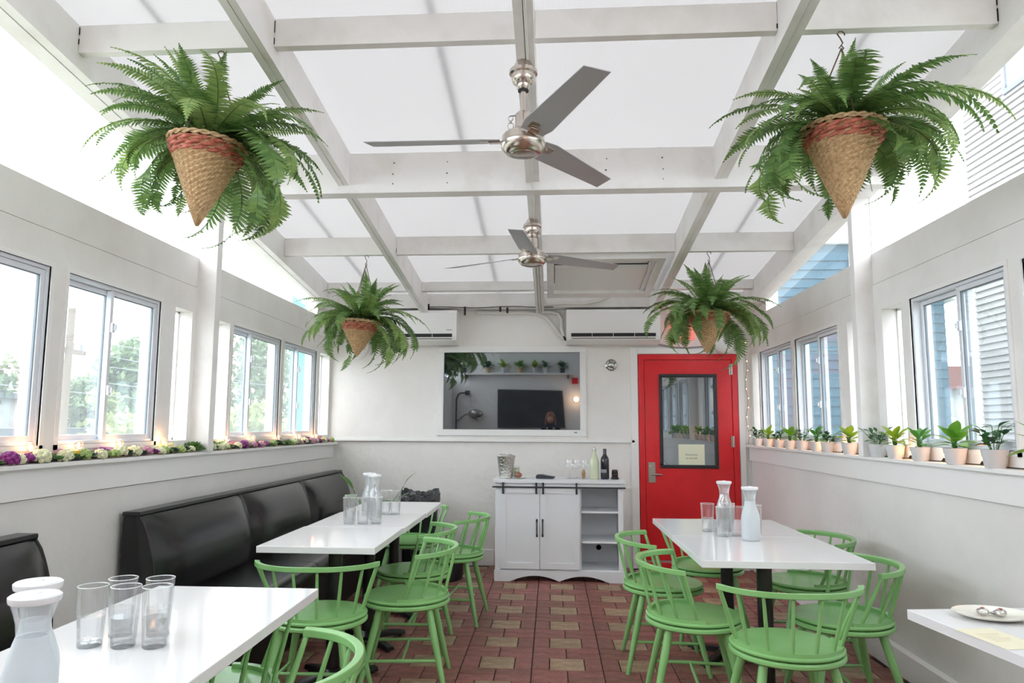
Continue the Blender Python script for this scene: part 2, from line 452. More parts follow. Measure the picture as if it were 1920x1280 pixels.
# ------------------------------------------------------------------ side walls
SZ = 1.183   # sill top
WZ0, WZ1, HZ = 1.255, 2.05, 2.405
LW = [('w', 0.45, 1.25, 0.85), ('w', 1.37, 2.12, 1.74), ('w', 2.22, 3.018, 2.62), ('w', 3.137, 3.932, 3.51), ('s', 4.095, 4.299, 0), ('s', 4.56, 4.829, 0), ('w', 4.881, 5.780, 5.235), ('w', 5.854, 6.69, 6.24), ('s', 6.80, 7.10, 0)]  # first two, out of view, are added to let in light
RW = [('w', 0.45, 1.25, 0.85), ('w', 1.37, 2.14, 1.75), ('w', 2.26, 3.06, 2.66), ('w', 3.175, 4.004, 3.563), ('s', 4.106, 4.34, 0), ('s', 4.60, 4.844, 0), ('w', 4.997, 5.866, 5.397), ('w', 5.956, 6.833, 6.351), ('s', 6.905, 7.11, 0)]
def side_wall(name, X, sg, wins, cend):
    """X inner plane, sg = outward direction (-1 left, +1 right)"""
    th = 0.11
    b = MB()
    xa, xb = sorted((X, X + sg * th))
    xw, _ = sorted((X + sg * (-0.0), X))
    # lower wall below the sill
    lx = X + (0.035 if sg < 0 else -0.02)
    la, lb = sorted((lx, X + sg * th))
    b.box(la, lb, YF, YB + 0.1, -0.1, 1.03)
    w = b.build(name, M_stucco2, None); w['kind'] = 'structure'
    # boards
    b = MB()
    b.box(xa, xb, YF, YB, 1.03, WZ0)
    ys = [YF] + [v for t in wins for v in (t[1], t[2])] + [YB + 0.02]
    for i in range(0, len(ys), 2): b.box(xa, xb, ys[i], ys[i + 1], WZ0, WZ1)
    b.build('stud_face', M_wood, w)
    MB().box(xa, xb, YF, YB + 0.02, WZ1, 2.212).build('header_board', M_wood, w)
    x2 = sorted((X - sg * -0.004, X + sg * th))
    MB().box(x2[0], x2[1], YF, YB + 0.02, 2.216, HZ).build('header_board', M_wood, w)
    x3 = sorted((X + sg * 0.03, X + sg * th)); MB().box(x3[0], x3[1], YF, YB, 2.20, 2.23).build('header_backing', M_wood, w)
    # solid piece at the back of the clerestory
    MB().prism([(cend, HZ), (YB + 0.02, HZ), (YB + 0.02, zg(YB)), (cend, zg(cend))], xa, xb, 'x').build('gable_board', M_wood, w)
    # post
    px0, px1 = (X - 0.01, X + 0.118) if sg < 0 else (X - 0.105, X + 0.01)
    MB().box(px0, px1, 4.35 if sg < 0 else 4.44, 4.42 if sg < 0 else 4.505, SZ, zr(4.3) + 0.02).build('post', M_beam, w, bevel=0.003)
    # narrow casings around the window openings
    for t, a, c, s in wins:
        k = 0.022
        xc = X - sg * 0.006
        x5 = sorted((xc, X + sg * 0.02))
        if t == 'w':
            m = MB()
            m.box(x5[0], x5[1], a - k, c + k, WZ1, WZ1 + k)
            m.box(x5[0], x5[1], a - k, a, WZ0 - k, WZ1); m.box(x5[0], x5[1], c, c + k, WZ0 - k, WZ1)
            m.box(x5[0], x5[1], a - k, c + k, WZ0 - k, WZ0)
            m.build('casing', M_trim, w)
    return w
side_wall('wall_left', XL, -1, LW, 6.68)
side_wall('wall_right', XR, 1, RW, 6.60)

# sills (trim) and aprons
def sill(name, xf, xb, apron_x):
    s = tag(MB().box(min(xf, xb), max(xf, xb), YF, YB - 0.005, 1.163, SZ).build(name, M_trim, bevel=0.003), kind='structure')
    a = sorted((apron_x, apron_x + (0.03 if apron_x > 0 else -0.03)))
    MB().box(a[0], a[1], YF, YB - 0.005, 1.035, 1.1625).build('apron', M_trim, s)
    return s
sill('trim_1', -2.140, XL - 0.0, -2.185)
sill('trim_2', 1.870, XR + 0.0, 1.905)
tag(MB().box(-2.215, -2.185, YF, YB - 0.02, 0, 0.14).build('baseboard_left', M_trim), kind='structure')
tag(MB().prism([(1.96, 0), (1.908, 0), (1.908, 0.135), (1.93, 0.15), (1.96, 0.15)], YF, YB - 0.02, 'y').build('baseboard_right', M_trim), kind='structure')

wcount = [0]
def window(X, sg, t, a, c, s):
    wcount[0] += 1
    w = empty('window_%d' % wcount[0], (X, (a + c) / 2, WZ0), kind='structure')
    yc = (a + c) / 2
    A, C, S = a - yc, c - yc, s - yc
    H = WZ1 - WZ0
    def bx(m, d0, d1, y0, y1, z0, z1):
        p = sorted((sg * d0, sg * d1)); m.box(p[0], p[1], y0, y1, z0, z1)
    if t == 's':
        m = MB()
        k = 0.012
        bx(m, 0.085, 0.105, A, A + k, 0, H); bx(m, 0.085, 0.105, C - k, C, 0, H); bx(m, 0.085, 0.105, A, C, 0, k); bx(m, 0.085, 0.105, A, C, H - k, H)
        m.build('stop_bead', M_trim, w)
        m = MB(); bx(m, 0.092, 0.097, A + k, C - k, k, H - k); m.build('pane', M_clear, w)
        return w
    k = 0.017
    m = MB()
    for y0, y1, z0, z1 in ((A, A + k, 0, H), (C - k, C, 0, H), (A + k, C - k, 0, k), (A + k, C - k, H - k, H)): bx(m, 0.006, 0.075, y0, y1, z0, z1)
    m.build('window_frame', M_vinyl, w, bevel=0.002)
    q = 0.024
    for n, (y0, y1, d0, d1) in enumerate(((A + k, S + 0.02, 0.045, 0.07), (S - 0.02, C - k, 0.014, 0.04)) if sg < 0 else ((A + k, S + 0.02, 0.014, 0.04), (S - 0.02, C - k, 0.045, 0.07))):
        z0, z1 = k + 0.001, H - k - 0.001
        m = MB()
        for a0, a1, b0, b1 in ((y0, y0 + q, z0, z1), (y1 - q, y1, z0, z1), (y0 + q, y1 - q, z0, z0 + q), (y0 + q, y1 - q, z1 - q, z1)): bx(m, d0, d1, a0, a1, b0, b1)
        sh = m.build('sash', M_vinyl, w, bevel=0.002)
        m = MB(); dm = (d0 + d1) / 2
        bx(m, dm - 0.002, dm + 0.002, y0 + q, y1 - q, z0 + q, z1 - q); m.build('pane', M_glass, sh)
        m = MB(); g = 0.004
        for a0, a1, b0, b1 in ((y0 + q, y0 + q + g, z0 + q, z1 - q), (y1 - q - g, y1 - q, z0 + q, z1 - q), (y0 + q, y1 - q, z1 - q - g, z1 - q)): bx(m, dm - 0.006, dm + 0.006, a0, a1, b0, b1)
        m.build('gasket', M_gasket, sh)
    # two cam locks on the meeting stile
    for z in (0.24, 0.56):
        m = MB(); bx(m, 0.0, 0.014, S - 0.016, S + 0.006, z, z + 0.05); bx(m, -0.012, 0.004, S - 0.008, S + 0.002, z + 0.012, z + 0.04)
        m.build('latch', M_vinyl, w, bevel=0.002)
    return w
for t in LW: window(XL, -1, *t)
for t in RW: window(XR, 1, *t)
# clerestory panes
def clere(X, sg, y0, y1):
    wcount[0] += 1
    w = empty('window_%d' % wcount[0], (X, y0, HZ), kind='structure')
    x = sg * 0.07
    MB().prism([(0, 0), (y1 - y0, 0), (y1 - y0, zr(y1) - HZ + 0.05), (0, zr(y0) - HZ + 0.05)], x - 0.003, x + 0.003, 'x').build('pane', M_clear, w)
    MB().box(min(sg * .055, sg * .085), max(sg * .055, sg * .085), 0, y1 - y0, 0, 0.012).build('stop_bead', M_trim, w)
for y0, y1 in ((YF, 1.3), (1.36, 4.355), (4.415, 6.68)): clere(XL, -1, y0, y1)
for y0, y1 in ((YF, 1.3), (1.36, 4.44), (4.50, 6.60)): clere(XR, 1, y0, y1)
# upper mullions of the clerestory
for nm, X, ys in (('trim_3', XL - 0.05, (1.33, 4.385)), ('trim_4', XR + 0.05, (1.33, 4.47))):
    m = MB()
    for y in ys: m.box(X - 0.045, X + 0.045, y - 0.03, y + 0.03, HZ, zr(y) + 0.05)
    tag(m.build(nm, M_beam), kind='structure')

# ------------------------------------------------------------------ back wall
wb_ = tag(MB().box(XL - 0.1, XR + 0.1, YB + 0.025, YB + 0.2, -0.1, 1.2).build('wall_back', M_stucco), kind='structure')
m = MB()
TVX0, TVX1, TVZ0, TVZ1 = -1.078, 0.283, 1.316, 2.084
m.box(XL - 0.1, 0.825, YB, YB + 0.2, 1.195, TVZ0 - 0.0)
m.box(XL - 0.1, TVX0, YB, YB + 0.2, TVZ0, TVZ1); m.box(TVX1, 0.825, YB, YB + 0.2, TVZ0, TVZ1)
m.box(XL - 0.1, XR + 0.1, YB, YB + 0.2, TVZ1, 5.2)
m.box(0.825, XR + 0.1, YB + 0.02, YB + 0.2, 1.195, TVZ1)
m.build('upper_wall', M_stucco, wb_)
MB().box(-2.2, 0.815, YB - 0.012, YB, 1.195, 1.222).build('ledge_board', M_trim, wb_, bevel=0.003)
tag(MB().box(-2.18, -0.56, YB + 0.008, YB + 0.03, 0.0, 0.15).build('baseboard_back', M_trim, bevel=0.003), kind='structure')
# rear wall behind the viewpoint
tag(MB().box(XL - 0.1, XR + 0.1, YF - 0.12, YF, -0.1, zg(YF)).build('wall_front', M_stucco), kind='structure')

# ------------------------------------------------------------------ television in white frame
tv = empty('television', ((TVX0 + TVX1) / 2, YB, (TVZ0 + TVZ1) / 2), label='large dark television screen recessed in a wide flat white frame on the back wall', cat='television')
hw, hh = (TVX1 - TVX0) / 2, (TVZ1 - TVZ0) / 2
MB().box(-hw, hw, 0.012, 0.05, -hh, hh).build('screen', M_screen, tv)
m = MB(); k = 0.062
for a in ((-hw - k, hw + k, hh, hh + k), (-hw - k, hw + k, -hh - k, -hh), (-hw - k, -hw, -hh, hh), (hw, hw + k, -hh, hh)): m.box(a[0], a[1], -0.014, 0.012, a[2], a[3])
m.build('frame', M_trim, tv, bevel=0.003)
m = MB(); m.box(hw - 0.062, hw - 0.03, -0.0155, -0.014, -hh - 0.03, -hh - 0.024); m.box(hw - 0.056, hw - 0.036, -0.0155, -0.014, -hh - 0.024, -hh - 0.019); m.build('badge', M_gasket, tv)

# ------------------------------------------------------------------ ceiling
ce = empty('ceiling', kind='structure')
def sloped(m, x0, x1, y0, y1, f0, f1):
    m.add([(x0, y0, f0(y0)), (x1, y0, f0(y0)), (x1, y1, f0(y1)), (x0, y1, f0(y1)), (x0, y0, f1(y0)), (x1, y0, f1(y0)), (x1, y1, f1(y1)), (x0, y1, f1(y1))],
          [(0, 3, 2, 1), (4, 5, 6, 7), (0, 1, 5, 4), (1, 2, 6, 5), (2, 3, 7, 6), (3, 0, 4, 7)])
    return m
RAF = [(-2.26, -2.125), (-1.288, -1.22), (-0.148, -0.068), (0.955, 1.03), (1.845, 1.97)]
YL = 6.98
for i, (a, b) in enumerate(RAF):
    mid = (a + b) / 2 if i not in (0, 4) else (a + 0.085 if i == 0 else b - 0.085)
    for (p, q, dz) in ((a, mid - 0.0015, 0.0), (mid + 0.0015, b, 0.003)):
        for y0, y1 in ((YF, 4.14), (4.24, YL)):
            sloped(MB(), p, q, y0, y1, lambda y: zr(y) + dz, lambda y: zg(y) - 0.004).build('rafter', M_beam, ce)
# cross beams between rafters
def cross(y, th, z0, name='cross_beam'):
    for (a0, a1), (b0, b1) in zip(RAF[:-1], RAF[1:]):
        MB().add(*_slab(a1 + 0.001, b0 - 0.001, y, y + th, z0)).build(name, M_beam, ce, bevel=0.002)
def _slab(x0, x1, y0, y1, z0):
    return ([(x0, y0, z0), (x1, y0, z0), (x1, y1, z0), (x0, y1, z0), (x0, y0, zg(y0) - .004), (x1, y0, zg(y0) - .004), (x1, y1, zg(y1) - .004), (x0, y1, zg(y1) - .004)],
            [(0, 3, 2, 1), (4, 5, 6, 7), (0, 1, 5, 4), (1, 2, 6, 5), (2, 3, 7, 6), (3, 0, 4, 7)])
cross(2.925, 0.045, 3.010)
cross(1.5, 0.045, 3.18)
cross(0.1, 0.045, 3.35)
cross(5.475, 0.045, 2.690)
cross(6.60, 0.09, 2.615)
MB().add(*_slab(XL - 0.01, XR + 0.01, 4.14, 4.24, 2.745)).build('main_beam', M_beam, ce, bevel=0.003)
# ledger on the back wall
MB().add(*_slab(XL, XR, YL, YB + 0.02, 2.513)).build('ledger', M_beam, ce)
for (gx, gy, z0_, z1_) in ((-1.2185, 2.9235, 3.02, 3.05), (-1.2185, 2.9235, 3.075, 3.13), (-2.123, 2.9235, 3.05, 3.075), (-2.123, 2.9235, 3.095, 3.13), (1.842, 2.9235, 3.02, 3.075), (1.842, 2.9235, 3.09, 3.13), (-1.2185, 5.4735, 2.70, 2.74), (0.952, 2.9235, 3.02, 3.04)):
    MB().box(gx - 0.002, gx + 0.002, gy - 0.0015, gy + 0.001, z0_, z1_).build('joint_gap', M_dark, ce)
nm = MB()
for nx in (-0.95, -0.62, 0.33, 0.66):
    for nz in (2.80, 2.86, 2.93): nm.cyl((nx + rnd.uniform(-.01, .01), 4.1395, nz), (nx, 4.1385, nz), 0.004, n=6)
nm.build('nail_heads', M_iron, ce)['kind'] = 'stuff'
# polycarbonate sheets, one per bay
ysp = [YF, 0.12, 1.52, 2.95, 4.19, 5.5, YB + 0.1]
xsp = [XL - 0.12, -1.254, -0.108, 0.992, XR + 0.12]
for i in range(4):
    for j in range(6):
        if i == 2 and j == 5: pass
        sloped(MB(), xsp[i] + 0.001, xsp[i + 1] - 0.001, ysp[j] + 0.001, ysp[j + 1] - 0.001, lambda y: zg(y), lambda y: zg(y) + 0.012).build('roof_sheet', M_poly, ce)
# glazing bars on top of the sheets, dimly seen through them
for x in (-1.75, -0.52, 1.42):
    sloped(MB(), x - 0.011, x + 0.011, YF, YB, lambda y: zg(y) + 0.013, lambda y: zg(y) + 0.028).build('glazing_bar', M_bar, ce)
# boxed hatch in the last bay
hx0, hx1, hy0, hy1 = -0.035, 0.895, 5.535, 6.56
hz = lambda y: zr(y) + 0.025
ht = empty('ceiling_hatch', (0.43, 6.05, 2.6), label='white framed access hatch with recessed flat panel in the last ceiling bay', cat='hatch')
def hp(x0, x1, y0, y1, f0, f1, nm, mt=M_beam):
    mm = MB(); sloped(mm, x0, x1, y0, y1, f0, f1)
    mm.v = [(v[0] - 0.43, v[1] - 6.05, v[2] - 2.6) for v in mm.v]
    return mm.build(nm, mt, ht, bevel=0.002)
w_ = 0.06
for a in ((hx0, hx1, hy0, hy0 + w_), (hx0, hx1, hy1 - w_ * 2.2, hy1), (hx0, hx0 + w_, hy0 + w_, hy1 - w_ * 2.2), (hx1 - w_, hx1, hy0 + w_, hy1 - w_ * 2.2)):
    hp(*a, hz, lambda y: hz(y) + 0.05, 'frame_board')
for a in ((hx0 + w_ + .004, hx1 - w_ - .004, hy0 + w_ + .004, hy0 + w_ + 0.03), (hx1 - w_ - 0.04, hx1 - w_ - .004, hy0 + w_ + 0.03, hy1 - w_ * 2.2 - .004)):
    hp(*a, lambda y: hz(y) + 0.02, lambda y: hz(y) + 0.07, 'inner_board')
hp(hx0 + w_ + 0.006, hx1 - w_ - 0.045, hy0 + 0.30, hy1 - w_ * 2.2 - 0.006, lambda y: hz(y) + 0.03, lambda y: hz(y) + 0.06, 'hatch_panel', M_trim)
hp(hx0 + w_ + 0.006, hx1 - w_ - 0.045, hy0 + w_ + 0.035, hy0 + 0.292, lambda y: hz(y) + 0.065, lambda y: hz(y) + 0.085, 'hatch_panel', M_trim)
hp(hx0 + w_, hx1 - w_, hy0 + w_, hy1 - w_ * 2, lambda y: hz(y) + 0.10, lambda y: hz(y) + 0.12, 'hatch_gap_shade', M_dark)  # black sheet paints the shade behind the panel gaps

# ------------------------------------------------------------------ red door
DX0, DX1, DZ = 0.855, 1.812, 2.062
dr = empty('door_1', ((DX0 + DX1) / 2, YB, 0.0), kind='structure')
cx = (DX0 + DX1) / 2
a, b = DX0 - cx, DX1 - cx
m = MB(); k = 0.055
m.box(a, a + k, -0.02, 0.08, 0.06, DZ); m.box(b - k, b, -0.02, 0.08, 0.06, DZ); m.box(a + k, b - k, -0.02, 0.08, DZ - k, DZ)
m.build('door_frame', M_red, dr, bevel=0.004)
sa, sb, sz0, sz1 = a + k + 0.004, b - k - 0.004, 0.085, DZ - k - 0.004
ga, gb, gz0, gz1 = 1.053 - cx, 1.612 - cx, 0.953, 1.867
m = MB()
m.box(sa, ga, -0.012, 0.035, sz0, sz1); m.box(gb, sb, -0.012, 0.035, sz0, sz1); m.box(ga, gb, -0.012, 0.035, sz0, gz0); m.box(ga, gb, -0.012, 0.035, gz1, sz1)
dl = m.build('door_leaf', M_red, dr)
m = MB(); q = 0.032
for p in ((ga, gb, gz0, gz0 + q), (ga, gb, gz1 - q, gz1), (ga, ga + q, gz0 + q, gz1 - q), (gb - q, gb, gz0 + q, gz1 - q)): m.box(p[0], p[1], -0.026, 0.03, p[2], p[3])
m.build('glazing_frame', M_blackframe, dl, bevel=0.006)
MB().box(ga + q, gb - q, -0.004, 0.004, gz0 + q, gz1 - q).build('pane', M_doorglass, dl)
m = MB(); m.box(a, b, -0.03, 0.06, 0.0, 0.06); m.build('threshold', M_red, dr, bevel=0.004)
for z in (1.86, 1.16, 0.35):
    m = MB(); m.cyl((sb + 0.004, -0.026, z), (sb + 0.004, -0.026, z + 0.105), 0.009, n=10); m.box(sb - 0.02, sb + 0.004, -0.018, -0.012, z, z + 0.105)
    m.build('hinge', M_steel, dl, smooth=True)
lv = MB().box(0.937 - cx, 1.005 - cx, -0.022, -0.012, 0.815, 1.01).build('lever_plate', M_steel, dl, bevel=0.003)
m = MB(); m.tube([(0.972 - cx, -0.02, 0.897), (0.972 - cx, -0.06, 0.897), (0.985 - cx, -0.068, 0.897), (1.06 - cx, -0.068, 0.892)], 0.010, 10)
m.build('lever_handle', M_steel, lv, smooth=True)
m = MB(); m.cyl((0.955 - cx, -0.022, 0.975), (0.955 - cx, -0.028, 0.975), 0.012, n=12); m.build('lock_cylinder', M_nickel, lv, smooth=True)
# paper notice on the glass
note = empty('paper_notice', (1.355, YB - 0.006, 1.085), label='pale yellow paper notice taped to the glass of the red door', cat='sign')
MB().box(-0.125, 0.125, -0.0008, 0.0008, -0.098, 0.098).build('sheet', M_paper, note)
def text(s, size, loc, mt, parent, rot=(R(90), 0, 0), al='CENTER', depth=0.0004, name='lettering'):
    c = bpy.data.curves.new(name, 'FONT'); c.body = s; c.size = size; c.align_x = al; c.align_y = 'CENTER'; c.extrude = depth
    t = bpy.data.objects.new(name + '_curve', c); COL.objects.link(t)
    bpy.context.view_layer.update()
    me = bpy.data.meshes.new_from_object(t)
    bpy.data.objects.remove(t)
    me.materials.clear(); me.materials.append(mt)
    o = bpy.data.objects.new(name, me); COL.objects.link(o); o.parent = parent
    o.location = loc; o.rotation_euler = rot
    return o
text('Restrooms', 0.026, (0, -0.0014, 0.0), M_ink, note)
text('on the left', 0.026, (0, -0.0014, -0.034), M_ink, note)
# white casing around the door
m = MB(); m.box(DX0 - 0.075, DX0 - 0.004, YB - 0.012, YB + 0.03, 0, DZ + 0.075); m.box(DX1 + 0.004, DX1 + 0.06, YB - 0.012, YB + 0.03, 0, DZ + 0.075); m.box(DX0 - 0.004, DX1 + 0.004, YB - 0.012, YB + 0.0, DZ + 0.004, DZ + 0.075)
tag(m.build('trim_5', M_trim, bevel=0.004), kind='structure')

# ------------------------------------------------------------------ air conditioners
def ac(x0, x1, label):
    y0 = 6.94
    z0, z1 = 2.150, 2.486
    c = (x0 + x1) / 2; h = (x1 - x0) / 2
    t = empty('air_conditioner', (c, YB, z0), label=label, cat='air conditioner', group='air conditioners on the back wall')
    d = y0 - YB; H = z1 - z0
    MB().prism([(0, 0), (d * 0.62, 0), (d * 0.95, 0.035), (d, 0.075), (d, H - 0.03), (d * 0.93, H), (0, H)], -h, h, 'x').build('body', M_ac, t, bevel=0.005)
    MB().prism([(d - 0.004, 0.066), (d + 0.01, 0.066), (d + 0.01, 0.100), (d - 0.004, 0.100)], -h + 0.045, h - 0.045, 'x').build('air_slot', M_acd, t)
    MB().prism([(d - 0.012, 0.060), (d * 0.9, 0.030), (d * 0.88, 0.034), (d - 0.004, 0.066)], -h + 0.045, h - 0.045, 'x').build('louver', M_ac, t)
    MB().prism([(d - 0.003, 0.048), (d * .95, 0.045), (d * .95, 0.053), (d - 0.003, 0.054)], -h + 0.05, h - 0.05, 'x').build('lower_slot', M_acd, t)
    m = MB()
    for k in range(1, 4): m.box(-h + 0.045 + k * 2 * (h - .045) / 4 - 0.002, -h + 0.045 + k * 2 * (h - .045) / 4 + 0.002, d - 0.006, d - 0.003, 0.066, 0.1)
    m.build('vane', M_ac, t)
    return t, h, d
a1, h1, d1 = ac(-1.80, -0.927, 'white wall air conditioner on the left of the back wall, half hidden by a fern')
MB().box(h1 - 0.10, h1 - 0.045, d1 - 0.0012, d1, 0.135, 0.141).build('badge', M_gasket, a1)
a2, h2, d2 = ac(0.148, 1.05, 'white wall air conditioner right of centre on the back wall, above the red door')
# cables and hoses on the back wall
t = empty('wall_cable', (-0.5, YB, 2.53), label='thin black cable with black ties running along the top of the back wall', cat='cable')
m = MB(); m.tube([(-0.78 + i * 0.1, -0.18 + (0.0), 0.0 + 0.006 * math.sin(i * 0.9) - 0.014) for i in range(0, 14)], 0.004, 6); m.build('cable', M_cable, t, smooth=True)
for x, z0, z1 in ((-0.79 + .42 - .42, -0.03, 0.0), (-0.765 + .05, -0.03, 0.02), (-0.35, -0.085, -0.01), (-0.02 + .02, -0.05, -0.01), (0.07, -0.065, -0.02)):
    MB().box(x - 0.010, x + 0.010, -0.194, -0.180, z0 - 0.01, z1).build('cable_tie', M_cable, t)
t = empty('white_hose', (0, YB, 2.5), label='pair of white drain hoses curving down to the right air conditioner', cat='hose')
m = MB(); m.tube([(-0.75, -0.02, -0.01), (-0.5, -0.02, -0.02), (-0.3, -0.02, -0.015), (-0.15, -0.02, -0.03), (-0.05, -0.02, -0.07), (0.02, -0.025, -0.15), (0.07, -0.03, -0.23), (0.125, -0.03, -0.28)], 0.02, 8); m.build('hose', M_hose, t, smooth=True)
m = MB(); m.tube([(-0.15, -0.025, -0.008), (0.0, -0.025, -0.012), (0.07, -0.025, -0.03), (0.10, -0.025, -0.08), (0.10, -0.025, -0.18), (0.125, -0.03, -0.26)], 0.019, 8); m.build('hose', M_hose, t, smooth=True)
m = MB(); m.tube([(0.10, -0.03, -0.255), (0.125, -0.04, -0.27), (0.155, -0.04, -0.30)], 0.012, 8); m.build('black_tape', M_cable, t)
t = empty('ceiling_conduit', (-0.105, 6.0, 2.57), label='bundle of thin white conduits under the centre rafter bending to the right', cat='conduit')
for k in range(3):
    x = -0.024 + 0.022 * k
    pts = [(x, yy - 6.0, zr(yy) - 0.012 - 2.57) for yy in (4.95, 5.4, 6.0, 6.5, 6.93)] + [(x + 0.004, 6.96 - 6.0, 2.60 - 2.57), (x + 0.012 + 0.01 * k, 6.965 - 6, 2.545 - 2.57), (x + 0.05 + 0.01 * k, 6.965 - 6, 2.53 - 2.57 + 0.008 * k),
          (0.24, 6.965 - 6, 2.545 - 2.57 + 0.008 * k), (0.42, 6.965 - 6, 2.537 - 2.57 + 0.009 * k), (0.56, 6.96 - 6, 2.565 - 2.57 + 0.008 * k), (0.66, 6.95 - 6, 2.6 - 2.57 + 0.008 * k)]
    m = MB(); m.tube(pts, 0.0085, 8); m.build('conduit', M_hose, t, smooth=True)
m = MB(); m.tube([(0.66, .95, 0.03), (0.685, .95, 0.042)], 0.007, 6); m.tube([(0.655, .95, 0.05), (0.675, .95, 0.06)], 0.006, 6); m.build('cut_end', M_cable, t)
# thin cord taped along the centre rafter towards the first fan
m = MB(); m.tube([(-0.1, yy, zr(yy) - 0.006) for yy in (1.8, 2.4, 2.95)], 0.005, 6); m.tube([(-0.108, 3.05, zr(3.05) - .006), (-0.1, 3.6, zr(3.6) - .006), (-0.108, 4.12, zr(4.12) - .006), (-0.108, 4.13, 2.757), (-0.105, 4.25, 2.757), (-0.105, 4.26, zr(4.26) - .006), (-0.11, 4.7, zr(4.7) - .006)], 0.005, 6)
tag(m.build('loose_cord', M_hose, smooth=True), 'thin pale cord running along the underside of the centre rafter', 'cord')

# chrome round bell
t = empty('wall_bell', (0.593, YB, 1.957), label='small round chrome fitting on the back wall between the screen and the red door', cat='fitting')
m = MB(); m.lathe([(0.058, 0), (0.058, 0.012), (0.05, 0.02), (0.045, 0.016), (0.0441, 0.016)], n=28); o = m.build('ring', M_chrome, t, smooth=True); o.rotation_euler = (R(90), 0, 0)
m = MB(); m.ell((0, 0, 0.012), 0.032, 0.032, 0.02, 16, 8); o = m.build('dome', M_chrome, t, smooth=True); o.rotation_euler = (R(90), 0, 0)
for k in range(4):
    q = k * PI / 2 + 0.5
    m = MB(); m.tube([(0.02 * math.cos(q), -0.02, 0.02 * math.sin(q)), (0.05 * math.cos(q), -0.014, 0.05 * math.sin(q))], 0.005, 6); m.build('spoke', M_iron, t)

# red lit box, floodlight and cable above the door
tag(MB().box(1.17, 1.40, 7.06, 7.14, 2.20, 2.40).build('exit_sign', mat('red_sign_plastic', srgb(226, 120, 112), 0.35, emit=((1.0, 0.25, 0.18, 1), 0.25)), bevel=0.01),
    'pinkish red lit box sign half hidden behind the fern above the red door', 'sign')
def speaker(x, z, label):
    t = empty('wall_speaker', (x, YB, z), label=label, cat='speaker')
    m = MB(); m.ell((0, -0.11, -0.02), 0.105, 0.085, 0.135, 20, 12); m.build('housing', M_ac, t, smooth=True)
    m = MB(); m.box(-0.03, 0.03, -0.04, 0, 0.04, 0.13); m.box(-0.02, 0.02, -0.11, -0.03, 0.08, 0.12); m.build('bracket', M_blackframe, t, bevel=0.004)
speaker(1.66, 2.21, 'rounded white wall speaker above the right end of the red door')
speaker(-1.93, 2.16, 'rounded white wall speaker in the back left corner behind the hanging fern')
m = MB(); m.tube([(1.03, 7.13, 2.165), (1.2, 7.13, 2.13), (1.35, 7.13, 2.125), (1.55, 7.13, 2.14), (1.75, 7.12, 2.2), (1.82, 7.1, 2.35)], 0.009, 8)
tag(m.build('grey_cable', mat('grey_cable_skin', srgb(150, 150, 152), 0.5), smooth=True), 'grey cable sagging over the white casing above the red door', 'cable')

# ------------------------------------------------------------------ ceiling fans
def blade_mesh(L=0.57, y=0.0):
    m = MB(); vs = []; fs = []
    n = 8
    for i in range(n + 1):
        u = i / n
        x = 0.10 + u * L
        w = 0.066 - 0.022 * u
        if i == 0: w = 0.05
        tw = -R(15 - 5 * u)
        for s, th in ((-1, 0.0015), (1, 0.0015), (1, -0.0015), (-1, -0.0015)):
            yy = s * w + (0.02 * u if s > 0 else 0.012 * u)
            vs.append((x + (0.02 if (i == n and s > 0) else 0), yy * math.cos(tw), yy * math.sin(tw) + th - 0.015 * math.sin(PI * u) * 0))
    for i in range(n):
        for k in range(4): fs.append((i * 4 + k, i * 4 + (k + 1) % 4, (i + 1) * 4 + (k + 1) % 4, (i + 1) * 4 + k))
    fs += [(0, 1, 2, 3), (n * 4 + 3, n * 4 + 2, n * 4 + 1, n * 4)]
    m.add(vs, fs)
    return m
